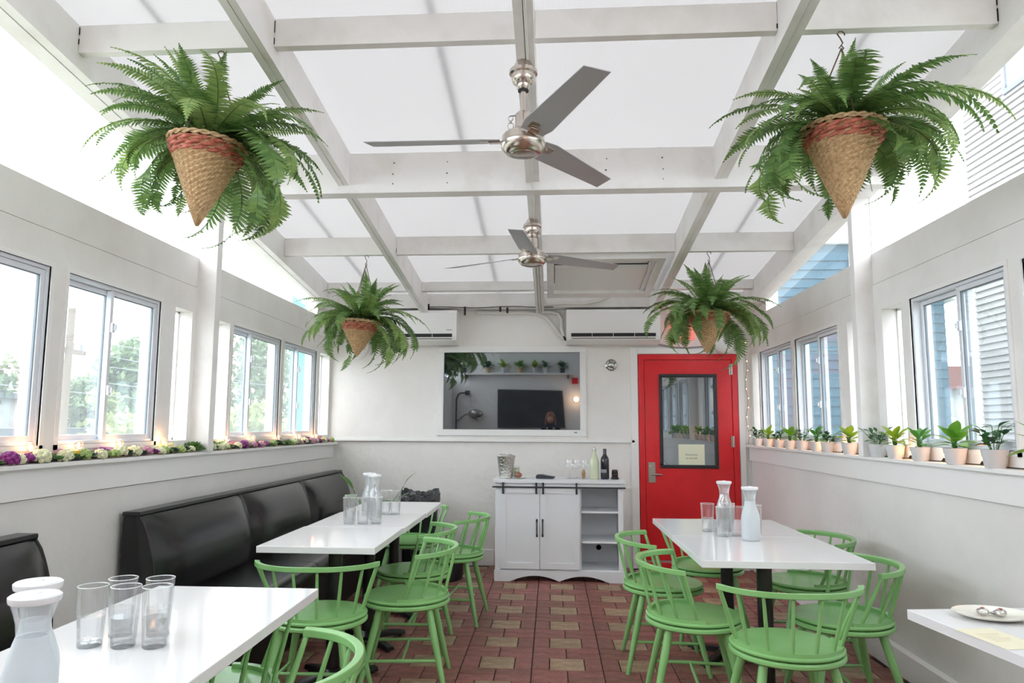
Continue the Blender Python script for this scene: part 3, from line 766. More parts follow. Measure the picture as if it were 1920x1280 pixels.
def fan(loc, ztop, angs, label):
    t = empty('ceiling_fan', loc, label=label, cat='fan', group='ceiling fans under the centre rafter')
    H = ztop - loc[2]
    m = MB(); m.lathe([(0.02, -0.125), (0.027, -0.118), (0.03, -0.10), (0.046, -0.09), (0.052, -0.075), (0.052, -0.055), (0.062, -0.05), (0.062, -0.035), (0.043, -0.015), (0.036, 0.0)], (0, 0, H), 28)
    m.build('canopy', M_nickel, t, smooth=True)
    m = MB(); m.lathe([(0.024, -0.128), (0.024, -0.122)], (0, 0, H), 20); m.build('canopy_collar', M_blackiron, t, smooth=True)
    m = MB(); m.cyl((0, 0, 0.05), (0, 0, H - 0.12), 0.0125, n=14); m.build('downrod', M_nickel, t, smooth=True)
    m = MB(); m.lathe([(0.03, 0.06), (0.036, 0.065), (0.036, 0.13), (0.028, 0.14)], (0, 0, 0), 24); m.build('coupling', M_nickel, t, smooth=True)
    m = MB(); m.lathe([(0.055, -0.048), (0.075, -0.042), (0.094, -0.022), (0.098, -0.004), (0.098, 0.0), (0.092, 0.005), (0.092, 0.032), (0.085, 0.04), (0.05, 0.06), (0.03, 0.062)], (0, 0, 0), 36)
    m.build('motor_housing', M_nickel, t, smooth=True)
    m = MB(); m.lathe([(0.001, -0.055), (0.03, -0.054), (0.055, -0.049), (0.056, -0.046)], (0, 0, 0), 28); m.build('bottom_cap', M_nickel, t, smooth=True)
    for a in angs:
        b = MB()
        b.add(blade_mesh().v, blade_mesh().f)
        o = b.build('blade', M_blade, t); o.rotation_euler = (0, 0, R(a)); o.location = (0, 0, 0.015)
        br = MB(); br.box(0.07, 0.15, -0.022, 0.022, -0.003, 0.003); br.box(0.13, 0.19, -0.035, 0.035, 0.004, 0.007)
        b2 = br.build('blade_bracket', M_nickel, o, bevel=0.002); b2.rotation_euler = (R(-12), 0, 0); b2.location = (0, 0, -0.006)
    m = MB()
    for k, z in enumerate((0.115, 0.08)):
        m.tube([(-0.055 + 0.010 * math.cos(q) * (1 + .3 * k), 0, z + 0.012 * math.sin(q) * (1 + .3 * k)) for q in [i * PI / 5 for i in range(10)]], 0.0025, 6, closed=True)
    m.tube([(-0.036, 0, 0.128), (-0.055, 0, 0.127)], 0.003, 6); m.tube([(-0.055, 0, 0.103), (-0.055, 0, 0.095)], 0.004, 6)
    m.build('safety_chain', M_steel, t, smooth=True)
    return t
fan((-0.119, 2.99, 2.565), zr(2.99) + 0.0, (179, -67, 54), 'larger nearer ceiling fan with three grey blades and nickel motor')
fan((-0.125, 4.70, 2.462), zr(4.70) + 0.0, (151, 29, 262), 'smaller farther ceiling fan with three pale blades, near the back wall')

# ------------------------------------------------------------------ hanging ferns
def frond_mesh(L, el, droop, bend, seed, mt):
    rn = random.Random(seed)
    n = 38
    pts = []
    x = y = z = 0.0
    a = el
    for i in range(n + 1):
        u = i / n
        pts.append(Vector((x, y, z)))
        st = L / n
        x += math.cos(a) * st; z += math.sin(a) * st; y += math.sin(bend * u) * st
        a -= droop * (0.5 + 1.3 * u) / n
    mb = MB(); vs = []; fs = []
    for i in range(3, n + 1):
        u = i / n
        p = pts[i]
        t = (pts[min(i + 1, n)] - pts[i - 1]).normalized()
        side = t.cross(Vector((0, 0, 1)))
        if side.length < 0.05: side = Vector((0, 1, 0))
        side.normalize()
        nr_ = side.cross(t).normalized()
        w = 0.064 * (L / 0.5) ** 0.5 * (math.sin(PI * min(1, (u * 0.93 + 0.04))) ** 0.55) * (1.0 if u < .75 else (1.08 - u) / 0.33)
        w *= rn.uniform(0.88, 1.08)
        cw = L / n * 0.50
        for s in (-1, 1):
            d = (side * s * 0.96 + t * 0.30 - nr_ * rn.uniform(0.05, 0.3)).normalized()
            k = len(vs)
            lift = nr_ * 0.003
            vs += [p - t * cw, p + t * cw, p + d * w * 0.5 + t * cw * 1.15 + lift, p + d * w, p + d * w * 0.5 - t * cw * 0.75 + lift]
            fs += [(k, k + 1, k + 2, k + 4), (k + 4, k + 2, k + 3)]
    mb.add(vs, fs)
    o = mb.build('frond', mt)
    st = MB(); st.tube(pts[::3], [0.0032 * (1 - 0.7 * i / (len(pts[::3]) - 1)) for i in range(len(pts[::3]))], 4)
    s_o = st.build('frond_stem', M_rachis)
    mes = (o.data, s_o.data)
    # join stem into frond mesh as second material
    bm = bmesh.new(); bm.from_mesh(o.data); nf = len(bm.faces); bm.from_mesh(s_o.data)
    bm.faces.ensure_lookup_table()
    for f in bm.faces[nf:]: f.material_index = 1
    me = bpy.data.meshes.new('frond'); bm.to_mesh(me); bm.free()
    me.materials.append(mt); me.materials.append(M_rachis)
    bpy.data.objects.remove(o); bpy.data.objects.remove(s_o)
    return me
FM = {'up': [], 'out': [], 'down': []}
for k in range(5): FM['up'].append(frond_mesh(0.42 + 0.03 * (k % 3), R(74 - 3 * k), R(18 + 12 * k), 0.25 * (k - 2), 10 + k, M_fern if k % 3 else M_fernL))
for k in range(6): FM['out'].append(frond_mesh(0.54 + 0.03 * (k % 3), R(42 - 5 * k), R(60 + 9 * k), 0.25 * (k - 2.5), 30 + k, M_fern if k % 3 else M_fernL))
for k in range(6): FM['down'].append(frond_mesh(0.52 + 0.04 * (k % 3), R(22 - 6 * k), R(104 + 7 * k), 0.2 * (k - 2.5), 50 + k, M_fernL if k % 3 == 1 else M_fern))

def basket_parts(t, r, hgt, hook_dz, tilt=0):
    """origin at rim centre; cone tip at -hgt; hook_dz above"""
    nu, nv = 60, 34
    vs = []; fs = []
    for j in range(nv + 1):
        u = j / nv
        rr = r * (1 - u) ** 0.94 * 0.985 + 0.004
        for i in range(nu):
            a = 2 * PI * i / nu
            wv = (0.0068 * (1 if (i // 2 + j) % 2 else -1)) * (1 - 0.6 * u)
            q = rr + wv
            vs.append((q * math.cos(a), q * math.sin(a), -0.02 - (hgt - 0.02) * u))
    for j in range(nv):
        for i in range(nu):
            i2 = (i + 1) % nu
            fs.append((j * nu + i, (j + 1) * nu + i, (j + 1) * nu + i2, j * nu + i2))
    b = MB(); b.add(vs, fs); b.build('wicker_cone', M_wicker, t)
    # twisted rim
    b = MB()
    for ph in (0, PI):
        b.tube([((r + 0.006 + 0.005 * math.cos(12 * a + ph)) * math.cos(a), (r + 0.006 + 0.005 * math.cos(12 * a + ph)) * math.sin(a), -0.008 + 0.006 * math.sin(12 * a + ph)) for a in [2 * PI * i / 96 for i in range(96)]], 0.006, 6, closed=True)
    b.build('rim', M_wicker, t)
    # red braided band
    b = MB()
    nb = 15
    for row in range(3):
        for i in range(nb):
            a = 2 * PI * (i + 0.5 * (row % 2)) / nb
            z = -0.030 - 0.019 * row
            rr = r * (1 - (-z) / hgt) + 0.006
            c = Vector((rr * math.cos(a), rr * math.sin(a), z))
            tx = Vector((-math.sin(a), math.cos(a), 0))
            e0 = c - tx * 0.036 * r / 0.155 - Vector((0, 0, 0.008)); e1 = c + tx * 0.036 * r / 0.155 + Vector((0, 0, 0.008))
            out = Vector((math.cos(a), math.sin(a), 0)) * 0.006
            b.tube([e0, c + out, e1], [0.005, 0.0125, 0.005], 8, flat=0.8)
    b.build('braid_band', M_band, t)
    b = MB(); b.lathe([(r * 0.97, -0.012), (r * 0.7, 0.012), (r * 0.3, 0.025), (0.01, 0.028)], n=20); b.build('moss', M_moss, t)
    # hanger wires + hook
    b = MB()
    for k in range(3):
        a = 2 * PI * k / 3 + 0.4
        b.tube([(r * math.cos(a), r * math.sin(a), 0), (0, 0, hook_dz - 0.075)], 0.0032, 6)
    b.build('hanger_wire', M_wire, t)
    b = MB()
    hk = [(0, 0, hook_dz - 0.085), (0.010, 0, hook_dz - 0.075), (0.0, 0, hook_dz - 0.062), (-0.010, 0, hook_dz - 0.075), (0.006, 0, hook_dz - 0.052), (-0.004, 0, hook_dz - 0.03), (-0.016, 0, hook_dz - 0.012), (-0.010, 0, hook_dz - 0.002), (0.004, 0, hook_dz), (0.014, 0, hook_dz - 0.010), (0.014, 0, hook_dz - 0.018)]
    b.tube(hk, 0.0028, 6); b.build('hook', M_wire, t, smooth=True)

def fern(tip, top, r, rimz, label, seed, sc, bias, nfr=(18, 34, 36), ups=1.0):
    """tip = world point of cone tip, top = hook point"""
    tip = Vector(tip); top = Vector(top)
    ax = (top - tip).normalized()
    f = (rimz - tip.z) / (top.z - tip.z)
    o = tip.lerp(top, f)
    hgt = (o - tip).length; hd = (top - o).length
    t = empty('hanging_fern', o, label=label, cat='plant', group='hanging ferns in cone baskets')
    q = Vector((0, 0, 1)).rotation_difference(ax)
    t.rotation_mode = 'QUATERNION'; t.rotation_quaternion = q
    basket_parts(t, r, hgt, hd)
    rn = random.Random(seed)
    def put(kind, az, s, lift=0.0):
        me = rn.choice(FM[kind])
        fo = bpy.data.objects.new('frond', me); COL.objects.link(fo); fo.parent = t
        rr = rn.uniform(0.0, r * 0.35)
        fo.location = (rr * math.cos(az), rr * math.sin(az), 0.02 + lift)
        fo.rotation_euler = (rn.uniform(-0.3, 0.3), rn.uniform(-0.12, 0.12), az)
        fo.scale = (s, s, s)
    n1, n2, n3 = nfr
    for k in range(n1): put('up', 2 * PI * (k + rn.uniform(-.3, .3)) / n1, sc * ups * rn.uniform(0.72, 1.05))
    for k in range(n2):
        az = 2 * PI * (k + rn.uniform(-.3, .3)) / n2
        put('out', az, sc * rn.uniform(0.78, 1.12) * (1 + bias[0] * math.cos(az)))
    for k in range(n3):
        az = 2 * PI * (k + rn.uniform(-.3, .3)) / n3
        if math.cos(az + PI / 2) > 0.62 and rn.random() < 0.85: continue    # few fronds hang over the front of the basket
        put('down', az, sc * rn.uniform(0.8, 1.12) * (1 + bias[1] * math.cos(az)))
    return t
fern((-1.530, 2.93, 2.203), (-1.468, 2.948, 3.010), 0.155, 2.575, 'hanging boston fern in tilted wicker cone, front left', 3, 0.95, (0.0, 0.08), ups=0.95)
fern((1.200, 2.95, 2.203), (1.222, 2.948, 3.010), 0.155, 2.585, 'hanging boston fern in wicker cone, front right, the widest of the four', 27, 0.94, (0.12, 0.0), ups=0.72)
fern((-1.520, 5.50, 1.888), (-1.459, 5.498, 2.690), 0.150, 2.165, 'hanging boston fern in wicker cone at the back left before the air conditioner', 12, 0.92, (0.0, 0.10), ups=1.0)
fern((1.180, 5.50, 1.905), (1.212, 5.498, 2.690), 0.155, 2.215, 'hanging boston fern in wicker cone at the back right above the red door', 21, 0.92, (0.0, 0.06))

# ------------------------------------------------------------------ tables
def table_base(t, h=0.70, foot=0.27, rz=0.0):
    m = MB(); m.cyl((0, 0, 0.05), (0, 0, h), 0.037, n=20); m.build('column', M_blackiron, t, smooth=True)
    m = MB(); m.lathe([(0.055, 0.03), (0.06, 0.05), (0.045, 0.075), (0.037, 0.08)], n=20); m.build('collar', M_blackiron, t, smooth=True)
    m = MB(); m.box(-0.16, 0.16, -0.03, 0.03, h - 0.006, h + 0.006); m.box(-0.03, 0.03, -0.16, 0.16, h - 0.006, h + 0.006); m.build('top_plate', M_blackiron, t)
    for k in range(4):
        a = PI / 4 + k * PI / 2
        m = MB()
        m.add([(0.03, -0.028, 0.025), (0.03, 0.028, 0.025), (foot, 0.030, 0.012), (foot, -0.030, 0.012), (0.03, -0.022, 0.07), (0.03, 0.022, 0.07), (foot, 0.022, 0.034), (foot, -0.022, 0.034)],
              [(0, 1, 2, 3), (4, 7, 6, 5), (0, 4, 5, 1), (1, 5, 6, 2), (2, 6, 7, 3), (3, 7, 4, 0)])
        m.cyl((foot - 0.03, 0, 0.0), (foot - 0.03, 0, 0.014), 0.015, n=10)
        o = m.build('foot', M_blackiron, t, bevel=0.005); o.rotation_euler = (0, 0, a + rz)
def table(x, y, w, l, rz, label, group, z=0.757, th=0.032):
    t = empty('dining_table', (x, y, 0), rz, label=label, cat='table', group=group)
    MB().box(-w / 2, w / 2, -l / 2 + 0.001, l / 2 - 0.001, z - th, z).build('tabletop', M_quartz, t, bevel=0.002)
    table_base(t, z - th - 0.006)
    return t
gt = 'white quartz tables pushed end to end'
table(1.046, 3.730, 0.757, 0.742, 0.009, 'nearer white table of the right hand pair, with green chairs round it', gt)
table(1.039, 4.474, 0.757, 0.742, 0.009, 'farther white table of the right hand pair, close to the red door', gt)
for k, (y, s) in enumerate(((3.885, 'nearest white table of the long row beside the black bench'), (4.597, 'middle white table of the long row beside the black bench'), (5.309, 'farthest white table of the long row beside the black bench'))):
    table(-1.158 + 0.005 * k, y, 0.592, 0.71, 0.006, s, gt)
table(-1.142, 1.92, 0.60, 1.46, 0.012, 'white table at lower left with carafes and tumblers, beside the near bench', gt)
rz = R(8.0)
TBR = (1.168 + 0.33 * math.cos(rz) + 0.38 * math.sin(rz), 2.537 + 0.33 * math.sin(rz) - 0.38 * math.cos(rz))
tbr = table(TBR[0], TBR[1], 0.66, 0.76, rz, 'white table at lower right with a plate on it, standing askew', gt)

# ------------------------------------------------------------------ green chairs (origin at floor under the seat, facing +y)
def make_chair():
    t = empty('windsor_chair', (0, 0, 0))
    m = MB(); m.lathe([(0.205, 0.437), (0.222, 0.440), (0.229, 0.447), (0.229, 0.452), (0.222, 0.458), (0.19, 0.457), (0.12, 0.4545), (0.02, 0.4535)], n=44, capb=True, capt=True)
    m.build('seat', M_green, t, smooth=True)
    m = MB(); m.lathe([(0.19, 0.406), (0.221, 0.411), (0.231, 0.419), (0.231, 0.429), (0.224, 0.436), (0.18, 0.436)], n=44); m.build('seat_rim', M_green, t, smooth=True)
    def arc(r, a0, a1, n, z=lambda u: 0):
        out = []
        for i in range(n + 1):
            u = i / n; a = R(-90 + a0 + (a1 - a0) * u)
            out.append((r(u) * math.cos(a), r(u) * math.sin(a), z(u)))
        return out
    # low curved strip on the seat that holds the spindles
    b = MB(); vs = []; fs = []
    pts = arc(lambda u: 0.209, -98, 98, 32)
    for p in pts:
        d = Vector((p[0], p[1], 0)).normalized()
        for k, zz in ((-0.012, 0.456), (0.012, 0.452), (0.012, 0.473), (-0.012, 0.473)): vs.append((p[0] + d.x * k, p[1] + d.y * k, zz))
    for i in range(32):
        for k in range(4): fs.append((i * 4 + k, (i + 1) * 4 + k, (i + 1) * 4 + (k + 1) % 4, i * 4 + (k + 1) % 4))
    fs += [(0, 1, 2, 3), (131, 130, 129, 128)]
    b.add(vs, fs); b.build('spindle_rail', M_green, t)
    # bent top rail
    RA = 0.300; RB = 0.262; ZT = 0.695; SW = 76
    b = MB(); vs = []; fs = []
    N = 44
    for i in range(N + 1):
        u = i / N; a = R(-90 - SW + 2 * SW * u)
        cx_, cy_ = RA * math.cos(a), RB * math.sin(a)
        d = Vector((math.cos(a) / RA, math.sin(a) / RB, 0)).normalized()
        hz_ = 0.014; wz = 0.0125
        tilt = 0.004
        zc = ZT + 0.012 * (1 - abs(2 * u - 1)) * 0.5
        for kx, kz in ((-wz, -hz_), (wz, -hz_ + tilt), (wz, hz_), (-wz, hz_ - tilt)): vs.append((cx_ + d.x * kx, cy_ + d.y * kx, zc + kz))
    for i in range(N):
        for k in range(4): fs.append((i * 4 + k, (i + 1) * 4 + k, (i + 1) * 4 + (k + 1) % 4, i * 4 + (k + 1) % 4))
    fs += [(0, 1, 2, 3), (N * 4 + 3, N * 4 + 2, N * 4 + 1, N * 4)]
    b.add(vs, fs); b.build('top_rail', M_green, t, bevel=0.003)
    for k in range(8):
        ab = -90 + (-88 + 176 * k / 7)
        at = -90 + (-(SW - 2) + 2 * (SW - 2) * k / 7)
        p0 = (0.209 * math.cos(R(ab)), 0.209 * math.sin(R(ab)), 0.468)
        p1 = (RA * math.cos(R(at)), RB * math.sin(R(at)), ZT - 0.008)
        b = MB(); b.tube([p0, [(p0[i] + p1[i]) / 2 for i in range(3)], p1], [0.0072, 0.0082, 0.0068] if k not in (0, 7) else [0.009, 0.0105, 0.009], 8)
        b.build('spindle', M_green, t, smooth=True)
    F = {}
    for sx in (-1, 1):
        for sy in (-1, 1):
            p0 = Vector((sx * 0.135, sy * 0.125, 0.415)); p1 = Vector((sx * 0.222, sy * 0.222, 0.0))
            F[sx, sy] = (p0, p1)
            b = MB(); b.tube([p0, p0.lerp(p1, 0.25), p0.lerp(p1, 0.6), p1], [0.0185, 0.0195, 0.0165, 0.0115], 12); b.build('leg', M_green, t, smooth=True)
    for sx in (-1, 1):
        u = 0.60
        a_ = F[sx, -1][0].lerp(F[sx, -1][1], u); c_ = F[sx, 1][0].lerp(F[sx, 1][1], u)
        b = MB(); b.tube([a_, a_.lerp(c_, .5), c_], [0.0075, 0.0095, 0.0075], 8); b.build('stretcher', M_green, t, smooth=True)
    z = F[1, 1][0].lerp(F[1, 1][1], .6)
    b = MB(); b.tube([(-z.x, 0, z.z), (0, 0, z.z), (z.x, 0, z.z)], [0.007, 0.009, 0.007], 8); b.build('stretcher', M_green, t, smooth=True)
    return t
proto = make_chair()
chairs = [
    (0.978, 3.20, 2, 'green spindle chair with its back to us at the near end of the right table'),
    (0.685, 3.66, -94, 'green spindle chair on the aisle side of the right table, nearer of the two'),
    (0.645, 4.36, -92, 'green spindle chair on the aisle side of the right table, farther of the two'),
    (1.020, 4.93, 180, 'green spindle chair at the far end of the right table before the red door'),
    (1.390, 3.68, 90, 'green spindle chair on the wall side of the right table, nearer of the two'),
    (1.500, 4.49, 92, 'green spindle chair on the wall side of the right table, farther of the two'),
    (-1.120, 3.52, 2, 'green spindle chair with its back to us at the near end of the long row'),
    (-0.776, 3.93, 96, 'green spindle chair on the aisle side of the long row, nearest of three'),
    (-0.868, 4.60, 92, 'green spindle chair on the aisle side of the long row, middle of three'),
    (-0.712, 5.24, 86, 'green spindle chair on the aisle side of the long row, farthest of three'),
    (-1.130, 5.78, 180, 'green spindle chair at the far end of the long row, before the bin'),
    (-0.800, 2.03, 100, 'green spindle chair cut off at the bottom edge beside the lower left table'),
    (-1.165, 2.49, 86, 'green spindle chair partly under the lower left table, only its seat rim showing'),
]
for i, (x, y, a, lab) in enumerate(chairs):
    c = proto if i == 0 else copy_tree(proto)
    c.location = (x, y, 0); c.rotation_euler = (0, 0, R(a))
    tag(c, lab, 'chair', 'green spindle back chairs')

# ------------------------------------------------------------------ black benches
def bench(y0, y1, nseg, label, xw=-2.175):
    t = empty('bench', (xw, y0, 0), label=label, cat='bench', group='black upholstered wall benches')
    L = y1 - y0
    # carcass and end panel
    MB().prism([(0.005, 0), (0.58, 0), (0.58, 0.33), (0.17, 0.36), (0.11, 0.60), (0.075, 0.885), (0.005, 0.885)], 0.0, L, 'y').build('carcass', M_blackpanel, t, bevel=0.004)
    MB().box(0.0, 0.095, -0.004, L, 0.885, 0.908).build('cap_rail', M_blackvinyl, t, bevel=0.006)
    s = L / nseg
    for k in range(nseg):
        a = k * s + 0.004; b = (k + 1) * s - 0.004
        # bulging back cushion
        nu, nv = 18, 16
        vs = []; fs = []
        for j in range(nv + 1):
            v = j / nv
            for i in range(nu + 1):
                u = i / nu
                z = 0.43 + 0.455 * v
                base = 0.083 + 0.075 * (1 - v) ** 1.0
                bul = 0.055 * (math.sin(PI * v) ** 0.7) * (1 - abs(2 * u - 1) ** 6) + 0.045 * math.sin(PI * v) ** 0.6
                edge = 0.02 * (1 - abs(2 * u - 1) ** 10)
                vs.append((base + bul + edge, a + (b - a) * u, z))
        n0 = len(vs)
        for j in range(nv):
            for i in range(nu): fs.append((j * (nu + 1) + i, j * (nu + 1) + i + 1, (j + 1) * (nu + 1) + i + 1, (j + 1) * (nu + 1) + i))
        # close sides to the carcass plane
        for j in range(nv + 1):
            v = j / nv; z = 0.43 + 0.455 * v
            vs.append((0.05 + 0.06 * (1 - v), a, z)); vs.append((0.05 + 0.06 * (1 - v), b, z))
        for j in range(nv):
            fs.append((j * (nu + 1), (j + 1) * (nu + 1), n0 + 2 * (j + 1), n0 + 2 * j))
            fs.append((j * (nu + 1) + nu, n0 + 2 * j + 1, n0 + 2 * (j + 1) + 1, (j + 1) * (nu + 1) + nu))
        m = MB(); m.add(vs, fs); bc = m.build('back_cushion', M_blackvinyl, t, smooth=True)
        # piping on both vertical edges
        for yy in (a + 0.004, b - 0.004):
            m = MB(); m.tube([(0.083 + 0.075 * (1 - v) + 0.045 * math.sin(PI * v) ** 0.6 + 0.004, yy, 0.43 + 0.455 * v) for v in [q / 12 for q in range(13)]], 0.006, 6); m.build('piping', M_blackvinyl, bc, smooth=True)
        # seat cushion
        vs = []; fs = []
        prof = []
        for q in range(13):
            w = q / 12
            ang = -PI / 2 + PI * w
            prof.append((0.60 + 0.055 * math.cos(ang), 0.395 + 0.062 * math.sin(ang)))
        prof = [(0.12, 0.333)] + prof + [(0.45, 0.468), (0.25, 0.462), (0.12, 0.45)]
        nn = len(prof); ns = 10
        for i in range(ns + 1):
            u = i / ns
            e = 1 - 0.10 * abs(2 * u - 1) ** 6
            for (px, pz) in prof: vs.append((px * (0.97 + 0.03 * e), a + (b - a) * u, 0.34 + (pz - 0.34) * (0.86 + 0.14 * e)))
        for i in range(ns):
            for k2 in range(nn): fs.append((i * nn + k2, i * nn + (k2 + 1) % nn, (i + 1) * nn + (k2 + 1) % nn, (i + 1) * nn + k2))
        fs += [tuple(range(nn - 1, -1, -1)), tuple(ns * nn + q for q in range(nn))]
        m = MB(); m.add(vs, fs); m.build('seat_cushion', M_blackvinyl, t, smooth=True)
    return t
bench(3.575, 7.12, 3, 'long black vinyl bench with three back cushions along the left wall')
bench(1.62, 2.85, 1, 'black vinyl bench end showing at the left edge of the picture')

# ------------------------------------------------------------------ glassware
def tumbler(x, y, label, group, h=0.158, fill=0.5, z=0.757):
    t = empty('water_glass', (x, y, z), rz=rnd.uniform(0, 6), label=label, cat='glass', group=group)
    rb, rt = 0.031, 0.0385
    f = lambda q: rb + (rt - rb) * q
    wt = 0.0018
    m = MB(); m.lathe([(rb, 0.003)] + [(f(q), h * q) for q in (0.2, 0.4, 0.6, 0.8)] + [(rt, h)], n=36, capb=False, capt=False); m.build('tumbler', M_drink, t, smooth=True)
    m = MB(); m.lathe([(0.001, 0.0), (rb - 0.003, 0.0), (rb - 0.0005, 0.003), (f(0.08) - 0.002, 0.012), (0.02, 0.0135), (0.001, 0.013)], n=32); m.build('glass_base', M_base, t, smooth=True)
    m = MB(); m.tube([((rt - 0.0006) * math.cos(2 * PI * q / 36), (rt - 0.0006) * math.sin(2 * PI * q / 36), h) for q in range(36)], 0.0011, 6, closed=True); m.build('rim', M_rim_highlight, t, smooth=True)  # thin ring carries the painted white rim highlight
    e = 0.0012
    pw = [(0.001, 0.0142), (0.02, 0.0147), (f(0.1) - e - 0.001, 0.0176), (f(0.2) - e, 0.2 * h), (f(0.35) - e, 0.35 * h), (f(fill) - e, fill * h), (0.001, fill * h)]
    m = MB(); m.lathe(pw, n=32); m.build('water', M_water, t, smooth=True)
    return t
g1 = 'half filled tumblers on the lower left table'
tumbler(-1.240, 1.925, 'half full tumbler at lower left, standing alone nearest the carafes', g1)
tumbler(-1.148, 1.928, 'half full tumbler at lower left, front middle of the cluster', g1)
tumbler(-1.065, 1.935, 'half full tumbler at lower left, front right of the cluster', g1)
tumbler(-1.216, 2.025, 'half full tumbler at lower left, behind the front middle one', g1)
tumbler(-1.112, 2.035, 'half full tumbler at lower left, behind the front right one', g1)
g2 = 'half filled tumblers on the long table row'
for x, y, l in ((-1.225, 4.36, 'front left tumbler of the group on the long table row'), (-1.142, 4.37, 'front middle tumbler of the group on the long table row'), (-1.068, 4.40, 'front right tumbler of the group on the long table row'),
                (-1.115, 4.85, 'tumbler just right of the carafe on the long table row'), (-1.050, 4.86, 'rightmost tumbler behind on the long table row'), (-1.255, 4.50, 'tumbler behind the front left one on the long table row')):
    tumbler(x, y, l, g2)
g3 = 'half filled tumblers on the right table'
for x, y, l in ((0.938, 4.10, 'front tumbler beneath the left carafe on the right table'), (1.018, 4.12, 'tumbler close left of the frosted carafe on the right table'), (0.892, 4.27, 'leftmost tumbler of the group on the right table'),
                (1.015, 4.30, 'tumbler between the two carafes on the right table'), (1.145, 4.22, 'tumbler half hidden right behind the frosted carafe')):
    tumbler(x, y, l, g3)
def carafe(x, y, label, group, frosted=True, z=0.757, h=0.272):
    t = empty('water_carafe', (x, y, z), label=label, cat='carafe', group=group)
    mt = M_frost if frosted else M_clearcar
    prof = [(0.001, 0), (0.040, 0), (0.046, 0.006), (0.0475, 0.03), (0.0475, 0.115), (0.045, 0.135), (0.037, 0.162), (0.029, 0.185), (0.0265, 0.205), (0.0285, 0.228), (0.034, 0.248), (0.040, h - 0.006)]
    cut_ = [p for p in prof if p[1] <= 0.21]; m = MB(); m.lathe(cut_, n=36, capt=False); m.build('bottle', mt, t, smooth=True)
    m = MB(); m.lathe([p for p in prof if p[1] >= 0.20], n=36, capb=False, capt=False); m.build('neck', M_clearcar, t, smooth=True)
    pw = [(0.001, 0.008), (0.040, 0.008), (0.045, 0.02), (0.045, 0.115), (0.0425, 0.135), (0.035, 0.162), (0.027, 0.185), (0.0247, 0.203), (0.001, 0.203)]
    m = MB(); m.lathe(pw, n=28); m.build('water', M_water if not frosted else glassmat('milky_water', (0.93, 0.96, 0.97, 1), 0.02, 0, 0.35, (0.8, 0.86, 0.9, 1)), t, smooth=True)
    m = MB(); m.lathe([(0.036, -0.010), (0.0425, -0.007), (0.044, -0.002), (0.044, 0.004), (0.040, 0.007), (0.012, 0.008), (0.010, 0.010), (0.001, 0.011)], (0, 0, h), 32)
    m.build('lid', M_lid, t, smooth=True)
    return t
carafe(-0.958, 1.315, 'frosted water carafe with white lid nearest us at lower left', 'water carafes with white lids')
carafe(-1.030, 1.42, 'frosted water carafe with white lid just behind the nearest one', 'water carafes with white lids')
carafe(-1.205, 4.76, 'clear water carafe with white lid on the long row, behind the tumblers', 'water carafes with white lids', False)
carafe(-1.135, 4.62, 'clear water carafe with white lid on the long row, right of the taller looking one', 'water carafes with white lids', False)
carafe(1.010, 4.36, 'clear water carafe with white lid seen before the red door on the right table', 'water carafes with white lids', False)
carafe(1.052, 3.965, 'frosted water carafe with white lid on the right table, nearer of the two', 'water carafes with white lids')

# plate with two wrapped sweets, and a paper on the lower right table
pl = empty('plate', (1.385, 2.445, 0.757), label='cream oval plate on the white table at lower right', cat='plate')
m = MB(); m.lathe([(0.05, 0.0), (0.055, 0.002), (0.085, 0.006), (0.112, 0.016), (0.114, 0.019), (0.108, 0.018), (0.08, 0.010), (0.05, 0.006), (0.001, 0.006)], n=40, fx=1.0, fy=0.8)
m.build('dish', M_plate, pl, smooth=True)
for k, (dx, dy) in enumerate(((-0.028, 0.0), (0.022, -0.008))):
    s = empty('wrapped_candy', (1.385 + dx, 2.445 + dy, 0.764), rz=0.3 + k, label='silver foil wrapped mint on the cream plate, ' + ('left of the two' if k == 0 else 'right of the two'), cat='candy', group='foil wrapped mints')
    m = MB(); m.ell((0, 0, 0.012), 0.020, 0.017, 0.012, 14, 8); m.build('foil_ball', M_bucket, s, smooth=True)
    m = MB(); m.tube([(0.016, 0, 0.01), (0.03, 0, 0.008), (0.042, 0, 0.005)], [0.004, 0.006, 0.012], 8, flat=0.4); m.build('foil_twist', M_bucket, s)
    m = MB(); m.lathe([(0.005, 0.0235), (0.0055, 0.0255), (0.001, 0.026)], n=10); m.build('foil_dot', M_band, s)
pp = empty('paper_slip', (1.268, 2.215, 0.7575), rz=R(10), label='pale yellow printed paper slip lying flat on the lower right table', cat='paper')
o = MB().box(-0.06, 0.06, -0.10, 0.10, 0, 0.0008).build('sheet', mat('pale_yellow_paper', srgb(232, 226, 200), 0.8), pp)
m = MB()
for k in range(6): m.box(-0.035, 0.035 - 0.01 * (k % 3), 0.04 - k * 0.014, 0.043 - k * 0.014, 0.0008, 0.001)
m.build('print_lines', mat('pale_print', srgb(205, 196, 165), 0.8), pp)

